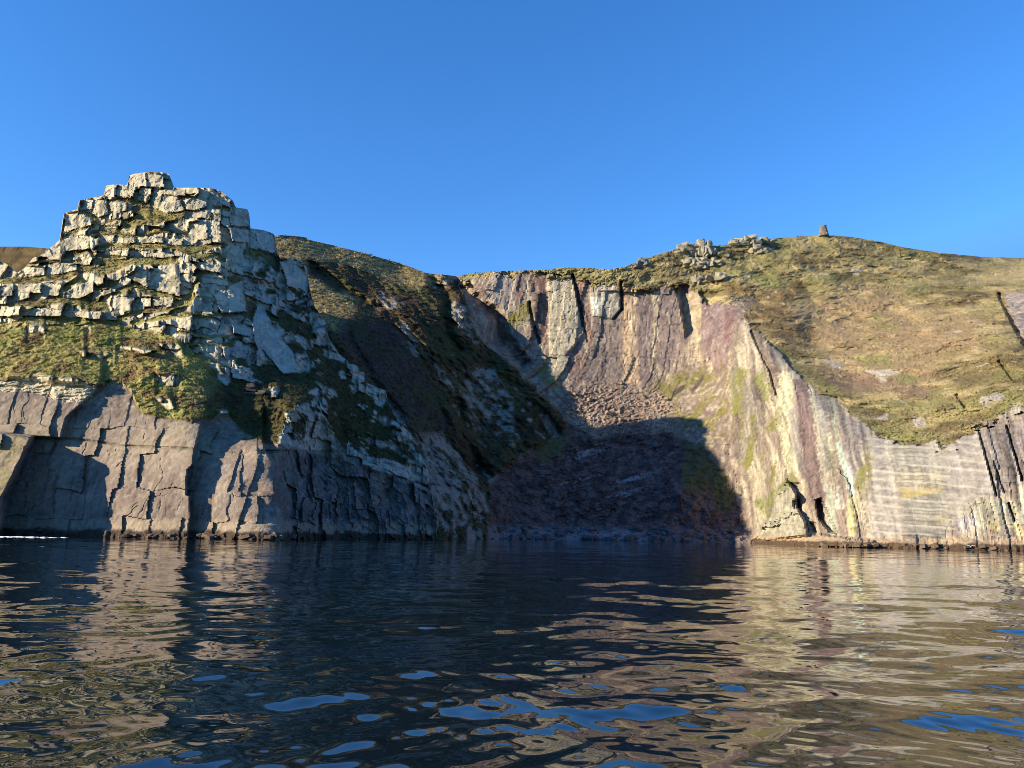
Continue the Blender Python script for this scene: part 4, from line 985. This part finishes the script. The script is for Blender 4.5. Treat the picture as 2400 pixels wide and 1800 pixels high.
def skinned(name, joints, bones, mat, parent, sub=2):
    me = bpy.data.meshes.new(name)
    keys = list(joints)
    me.from_pydata([joints[k][0] for k in keys], [(keys.index(a_), keys.index(b_)) for a_, b_ in bones], [])
    o = bpy.data.objects.new(name, me); COL.objects.link(o)
    if parent: o.parent = parent
    md = o.modifiers.new('Skin', 'SKIN'); md.use_smooth_shade = True
    sv = me.skin_vertices[0] if me.skin_vertices else None
    if sv is None:
        bpy.context.view_layer.objects.active = o
        bpy.ops.mesh.customdata_skin_add(); sv = me.skin_vertices[0]
    for i, k in enumerate(keys):
        sv.data[i].radius = (joints[k][1], joints[k][1]); sv.data[i].use_root = (i == 0)
    s_ = o.modifiers.new('Subdivision', 'SUBSURF'); s_.levels = sub; s_.render_levels = sub
    me.materials.append(mat)
    return o

def person(loc, rz, jacket, label, seated):
    e = bpy.data.objects.new('person', None); COL.objects.link(e); e.location = loc; e.rotation_euler = (0, 0, rz)
    tag(e, label, 'person')
    hip = .45 if seated else .92
    J = {'pelvis': ((0, 0, hip), .14), 'waist': ((0, 0, hip + .2), .13), 'chest': ((0, 0, hip + .42), .16), 'neck': ((0, -.01, hip + .57), .06), 'head': ((0, -.03, hip + .68), .095), 'crown': ((0, -.02, hip + .8), .085)}
    B = [('pelvis', 'waist'), ('waist', 'chest'), ('chest', 'neck'), ('neck', 'head'), ('head', 'crown')]
    for sd, n_ in ((-1, 'l'), (1, 'r')):
        J[n_ + 'hipj'] = ((sd * .1, 0, hip - .03), .1)
        if seated:
            J[n_ + 'knee'] = ((sd * .14, -.42, hip + .05), .065); J[n_ + 'ankle'] = ((sd * .13, -.5, .1), .045); J[n_ + 'toe'] = ((sd * .14, -.68, .04), .04)
            J[n_ + 'elbow'] = ((sd * .27, -.12, hip + .2), .045); J[n_ + 'wrist'] = ((sd * .17, -.34, hip + .14), .033); J[n_ + 'hand'] = ((sd * .15, -.42, hip + .12), .03)
        else:
            J[n_ + 'knee'] = ((sd * .11, -.02, .5), .065); J[n_ + 'ankle'] = ((sd * .12, .02, .09), .045); J[n_ + 'toe'] = ((sd * .14, -.15, .04), .04)
            J[n_ + 'elbow'] = ((sd * .28, .03, hip + .2), .045); J[n_ + 'wrist'] = ((sd * .29, -.05, hip - .03), .033); J[n_ + 'hand'] = ((sd * .29, -.08, hip - .13), .03)
        J[n_ + 'shoulder'] = ((sd * .19, 0, hip + .47), .065)
        B += [('pelvis', n_ + 'hipj'), (n_ + 'hipj', n_ + 'knee'), (n_ + 'knee', n_ + 'ankle'), (n_ + 'ankle', n_ + 'toe'), ('chest', n_ + 'shoulder'), (n_ + 'shoulder', n_ + 'elbow'), (n_ + 'elbow', n_ + 'wrist'), (n_ + 'wrist', n_ + 'hand')]
        for q_ in range(4):
            k = n_ + 'finger%d' % q_
            h = Vector(J[n_ + 'hand'][0])
            J[k] = (tuple(h + Vector(((q_ - 1.5) * .022, -.05, -.05 - .01 * (1.5 - abs(q_ - 1.5))))), .009); B.append((n_ + 'hand', k))
        J[n_ + 'thumb'] = (tuple(Vector(J[n_ + 'hand'][0]) + Vector((-sd * .05, -.03, 0))), .011); B.append((n_ + 'wrist', n_ + 'thumb'))
    skinned('body', J, B, M_SKIN, e)
    jk = {k: (J[k][0], J[k][1] + .03) for k in ('pelvis', 'waist', 'chest', 'lshoulder', 'rshoulder', 'lelbow', 'relbow', 'lwrist', 'rwrist')}
    skinned('jacket', jk, [('pelvis', 'waist'), ('waist', 'chest'), ('chest', 'lshoulder'), ('chest', 'rshoulder'), ('lshoulder', 'lelbow'), ('rshoulder', 'relbow'), ('lelbow', 'lwrist'), ('relbow', 'rwrist')], jacket, e)
    tr = {k: (J[k][0], J[k][1] + .025) for k in ('pelvis', 'lhipj', 'rhipj', 'lknee', 'rknee', 'lankle', 'rankle')}
    skinned('trousers', tr, [('pelvis', 'lhipj'), ('pelvis', 'rhipj'), ('lhipj', 'lknee'), ('rhipj', 'rknee'), ('lknee', 'lankle'), ('rknee', 'rankle')], M_NAVY, e)
    bm = bmesh.new()
    bmesh.ops.create_uvsphere(bm, u_segments=14, v_segments=9, radius=.112, matrix=Matrix.Translation((0, .0, hip + .76)) @ Matrix.Diagonal((.95, 1.05, .95, 1)))
    bmesh.ops.delete(bm, geom=[v_ for v_ in bm.verts if v_.co.y < -.02 and v_.co.z < hip + .80], context='VERTS')
    bm_obj('hair', bm, M_HAIR, e, True)
    bm = bmesh.new()
    for x in (-.035, .035):
        bmesh.ops.create_uvsphere(bm, u_segments=8, v_segments=6, radius=.014, matrix=Matrix.Translation((x, -.117, hip + .72)))
    bmesh.ops.create_cone(bm, cap_ends=True, segments=6, radius1=.02, radius2=.008, depth=.05, matrix=Matrix.Translation((0, -.13, hip + .69)))
    bm_obj('face', bm, M_SKIN, e, True)
pp = at(1880, 551)
person(pp + Vector((0, 2.2, .35)), .4, M_RED, 'person in a red jacket sitting on the hill crest left of the tower', True)
person(pp + Vector((-1.25, 2.4, -.1)), -.2, M_NAVY, 'person in dark clothes behind the crest beside the red jacket', False)

# fence along the skyline of the hill
def fence(pts, label):
    P_ = [at(x, y) + Vector((0, .6, 0)) for x, y in pts]
    e = bpy.data.objects.new('fence', None); COL.objects.link(e); e.location = P_[0]
    tag(e, label, 'fence')
    bm = bmesh.new(); r = random.Random(3)
    bmesh.ops.create_cone(bm, cap_ends=True, segments=7, radius1=.085, radius2=.07, depth=1.5, matrix=Matrix.Translation((0, 0, .6)))
    post = bm_obj('post', bm, M_WOOD, e)
    for k, q_ in enumerate(P_):
        o = post if k == 0 else post.copy()
        if k: COL.objects.link(o)
        o.parent = e; o.location = q_ - P_[0]; o.rotation_euler = (r.uniform(-.08, .08), r.uniform(-.08, .08), 0)
    for h in (.5, .85, 1.15):
        bm = bmesh.new()
        for a_, b_ in zip(P_[:-1], P_[1:]):
            A_, B_ = a_ - P_[0] + Vector((0, 0, h)), b_ - P_[0] + Vector((0, 0, h))
            n_ = Vector((0, 0, .012)); s2 = Vector((0, .012, 0))
            vs = [bm.verts.new(A_ + n_), bm.verts.new(A_ - n_ * .5 + s2), bm.verts.new(A_ - n_ * .5 - s2), bm.verts.new(B_ + n_), bm.verts.new(B_ - n_ * .5 + s2), bm.verts.new(B_ - n_ * .5 - s2)]
            for i in range(3): bm.faces.new((vs[i], vs[(i + 1) % 3], vs[3 + (i + 1) % 3], vs[3 + i]))
        bm_obj('wire', bm, M_GREYF, e)
fence([(1522 + k * 11.5, float(np.interp(1522 + k * 11.5, [p_[0] for p_ in OUT_B], [p_[1] for p_ in OUT_B])) + 3) for k in range(7)], 'thin post and wire fence climbing the skyline beside the small rock knob')
fence([(2180 + k * 19, 667 + 1.2 * math.sin(k * .8)) for k in range(9)], 'faint post and wire fence crossing the upper hillside toward the scarp')

# boulders on the beach of the cove
def beach():
    r = random.Random(9)
    protos = []
    for k in range(6):
        bm = bmesh.new(); chunk(bm, Vector((0, 0, 0)), (1, .9, .7), 0, 700 + k, 16)
        me = bpy.data.meshes.new('beach_boulder'); bm.to_mesh(me); bm.free(); me.materials.append(M_BEACH); protos.append(me)
    n_ = 0
    while n_ < 150:
        x = r.uniform(1150, 1745); y = 1272 - abs(r.gauss(0, 1)) * 22
        if y < 1180: continue
        p = at(x, y)
        if p.z < -.3: continue
        s_ = (.5 + 1.5 * r.random() ** 3) * (1.2 if y > 1240 else .8)
        o = bpy.data.objects.new('beach_boulder', r.choice(protos)); COL.objects.link(o)
        o.location = p + Vector((0, -.2, .12 * s_)); o.scale = (s_ * r.uniform(.8, 1.5), s_, s_ * r.uniform(.7, 1.1)); o.rotation_euler = (r.uniform(-.3, .3), r.uniform(-.3, .3), r.uniform(0, 6.3))
        tag(o, 'purple-grey boulder lying on the shaded beach of the cove', 'boulder', 'boulders on the beach of the cove')
        n_ += 1
beach()

# gulls
def gull(p, rz, label, flying):
    e = bpy.data.objects.new('gull', None); COL.objects.link(e); e.location = p; e.rotation_euler = (0, 0, rz)
    tag(e, label, 'gull')
    J = {'tail': ((.26, 0, .2), .03), 'rump': ((.13, 0, .2), .06), 'breast': ((-.06, 0, .22), .085), 'neck': ((-.17, 0, .30), .045), 'head': ((-.22, 0, .35), .045)}
    skinned('body', J, [('tail', 'rump'), ('rump', 'breast'), ('breast', 'neck'), ('neck', 'head')], M_WHITE, e)
    bm = bmesh.new(); bmesh.ops.create_cone(bm, cap_ends=True, segments=8, radius1=.016, radius2=.004, depth=.07, matrix=Matrix.Translation((-.285, 0, .345)) @ Matrix.Rotation(-math.pi / 2, 4, 'Y'))
    bm_obj('bill', bm, M_BILL, e)
    for sd in (-1, 1):
        bm = bmesh.new()
        if flying: prof = [(0, .06, .24, .26), (.25, .18, .42, .24), (.5, .28, .46, .18), (.72, .42, .44, .05)]
        else: prof = [(-.06, .085, .24, .14), (.08, .09, .22, .16), (.22, .06, .21, .12), (.36, .02, .2, .04)]
        rings = []
        for a_ in prof:
            if flying: q_ = [Vector((-.08 + a_[0] * .1, sd * a_[0], a_[2] * 1.0)), Vector((-.08 + a_[0] * .1 + a_[3], sd * a_[0], a_[2] - .02))]
            else: q_ = [Vector((a_[0], sd * a_[1], a_[2] + a_[3] / 2)), Vector((a_[0], sd * a_[1] * 1.1, a_[2] - a_[3] / 2))]
            rings.append([bm.verts.new(v_ + Vector((0, 0, h))) for v_ in q_ for h in (.012, -.012)])
        for A_, B_ in zip(rings[:-1], rings[1:]):
            for i, j in ((0, 1), (1, 3), (3, 2), (2, 0)): bm.faces.new((A_[i], A_[j], B_[j], B_[i]))
        bm.faces.new((rings[0][0], rings[0][1], rings[0][3], rings[0][2])); bm.faces.new((rings[-1][0], rings[-1][1], rings[-1][3], rings[-1][2]))
        bmesh.ops.recalc_face_normals(bm, faces=bm.faces)
        bm_obj('wing', bm, M_WHITE if flying else M_GREYF, e)
    for sd in (-.03, .03):
        bm = bmesh.new(); bmesh.ops.create_cone(bm, cap_ends=True, segments=6, radius1=.008, radius2=.01, depth=.16, matrix=Matrix.Translation((.02, sd, .08)))
        bm_obj('leg', bm, M_BILL, e)
gull(at(2255, 1286) + Vector((0, -2.6, .25)), .5, 'white gull with raised wings at the water line under the banded cliff', True)
gull(at(1779, 1267) + Vector((0, -1.2, .1)), .2, 'white gull standing on the tide shelf at the foot of the pointed rock', False)

# foam at the foot of the headland
def foam():
    r = random.Random(21); bm = bmesh.new()
    for k in range(110):
        x = r.triangular(-60, 160, 20); Y = r.gauss(126.5, .9)
        p = Vector(place(np.array([float(x)]), np.array([1250.0]), np.array([Y]))[0])
        s_ = r.uniform(.05, .26)
        bmesh.ops.create_icosphere(bm, subdivisions=1, radius=1, matrix=Matrix.Translation((p.x, Y, .02)) @ Matrix.Diagonal((s_ * r.uniform(1.5, 5), s_, s_ * r.uniform(.1, .4), 1)))
    o = bm_obj('sea_foam', bm, M_WHITE, None, True)
    tag(o, 'line of white foam on the water at the foot of the headland', 'foam', kind='stuff')
foam()

# tussocks
def tufts(name, P_, K_, N_, h, label, mat, seed):
    rng = np.random.RandomState(seed)
    idx = rng.choice(len(P_), N_, replace=True)
    base = P_[idx] + rng.normal(0, .12, (N_, 3)) * [1, .3, 1]
    nb = 5
    V = np.zeros((N_, nb, 3, 3)); 
    az = rng.rand(N_, nb) * 6.283
    hh = h * (0.5 + rng.rand(N_, 1)) * (0.7 + .5 * rng.rand(N_, nb))
    lean = .35 + .6 * rng.rand(N_, nb)
    w = hh * .28
    dx, dy = np.cos(az), np.sin(az)
    root = base[:, None] + np.stack([dx * .12, dy * .12, -0.12 + 0 * dx], -1)
    V[:, :, 0] = root + np.stack([-dy * w, dx * w, 0 * dx], -1)
    V[:, :, 1] = root + np.stack([dy * w, -dx * w, 0 * dx], -1)
    V[:, :, 2] = root + np.stack([dx * hh * lean, dy * hh * lean, hh], -1)
    kc = K_[idx][:, None, None] * (0.95 + .6 * rng.rand(N_, nb, 1, 1)) * np.ones((1, 1, 3, 1))
    o = mesh_np(name, V.reshape(-1, 3), np.arange(N_ * nb * 3).reshape(-1, 3), mat, kc.reshape(-1, 3), True)
    tag(o, label, 'grass', kind='stuff')
M_TUFT = material('tuft', scale=3, lo=.8, hi=1.2, bump=0, bdist=.01)
mA = (bigg | ((gs > .6) & (cliffA < .5))) & (pxA > -200)
tufts('grass', PA2[mA], colA[mA], 10000, .32, 'tufts of coarse grass on the headland slope and ledges', M_TUFT, 1)
mB = (hill > .6) & (scarp < .3) & (rockh < .4)
tufts('heather', PB2[mB], col[mB], 18000, .32, 'clumps of heather and dry grass on the hillside', M_TUFT, 2)
mB = (spur > .6) & (srk < .4)
tufts('grass', PB2[mB], col[mB], 14000, .5, 'clumps of dry grass on the dark spur', M_TUFT, 3)

def rubble():
    r = random.Random(31); protos = []
    M_ = material('scree_block', attr=False, color=tuple(c(180, 158, 132)), scale=1.6, lo=.6, hi=1.25, bump=.7, bdist=.2)
    for k in range(6):
        bm = bmesh.new(); chunk(bm, Vector((0, 0, 0)), (1, .9, .75), 0, 800 + k, 12)
        me = bpy.data.meshes.new('scree_block'); bm.to_mesh(me); bm.free(); me.materials.append(M_); protos.append(me)
    T = np.array(TALUS); n_ = 0
    while n_ < 90:
        x = r.uniform(T[:, 0].min(), T[:, 0].max()); y = r.uniform(T[:, 1].min(), T[:, 1].max())
        if not inside(np.array([x]), np.array([y]), TALUS)[0]: continue
        if r.random() > .35 + .65 * (y < 960): continue
        p = at(x, y); s_ = .35 + 1.5 * r.random() ** 5
        o = bpy.data.objects.new('scree_block', r.choice(protos)); COL.objects.link(o)
        o.location = p + Vector((0, -.15, .1 * s_)); o.scale = (s_ * r.uniform(.8, 1.4), s_, s_ * r.uniform(.7, 1.1)); o.rotation_euler = (r.uniform(-.4, .4), r.uniform(-.4, .4), r.uniform(0, 6.3))
        tag(o, 'reddish angular block lying on the scree below the striped cliff', 'rock', 'blocks on the scree below the striped cliff')
        n_ += 1
rubble()

def shore_rocks():
    r = random.Random(41); protos = []
    M_ = material('shore_rock', attr=False, color=tuple(c(138, 118, 94)), scale=1.6, lo=.6, hi=1.2, bump=.7, bdist=.2)
    for k in range(5):
        bm = bmesh.new(); chunk(bm, Vector((0, 0, 0)), (1, .9, .7), 0, 900 + k, 14)
        me = bpy.data.meshes.new('shore_rock'); bm.to_mesh(me); bm.free(); me.materials.append(M_); protos.append(me)
    for (x0, x1, B_, n_, label, group) in ((1740, 2390, True, 45, 'brown wave-worn rock on the tide shelf under the pale banded cliff', 'rocks on the tide shelf of the banded cliff'),
                                           (275, 690, False, 38, 'brown wave-worn rock at the foot of the purple-brown sea cliff', 'rocks at the foot of the purple-brown cliff')):
        k = 0
        X_, P_ = (pxB, PB2) if B_ else (pxA, PA2)
        while k < n_:
            x = r.uniform(x0, x1)
            j = int(round((x - X_[0, 0]) / (X_[0, 1] - X_[0, 0])))
            col_ = P_[:, j]
            i = int(np.argmax(col_[:, 2] > r.uniform(.0, .5)))
            p = Vector(col_[i]); s_ = .35 + 1.1 * r.random() ** 3
            o = bpy.data.objects.new('shore_rock', r.choice(protos)); COL.objects.link(o)
            o.location = p + Vector((0, -.25 * s_, .1 * s_)); o.scale = (s_ * r.uniform(.9, 1.8), s_, s_ * r.uniform(.6, 1)); o.rotation_euler = (r.uniform(-.3, .3), r.uniform(-.3, .3), r.uniform(0, 6.3))
            tag(o, label, 'rock', group); k += 1
shore_rocks()
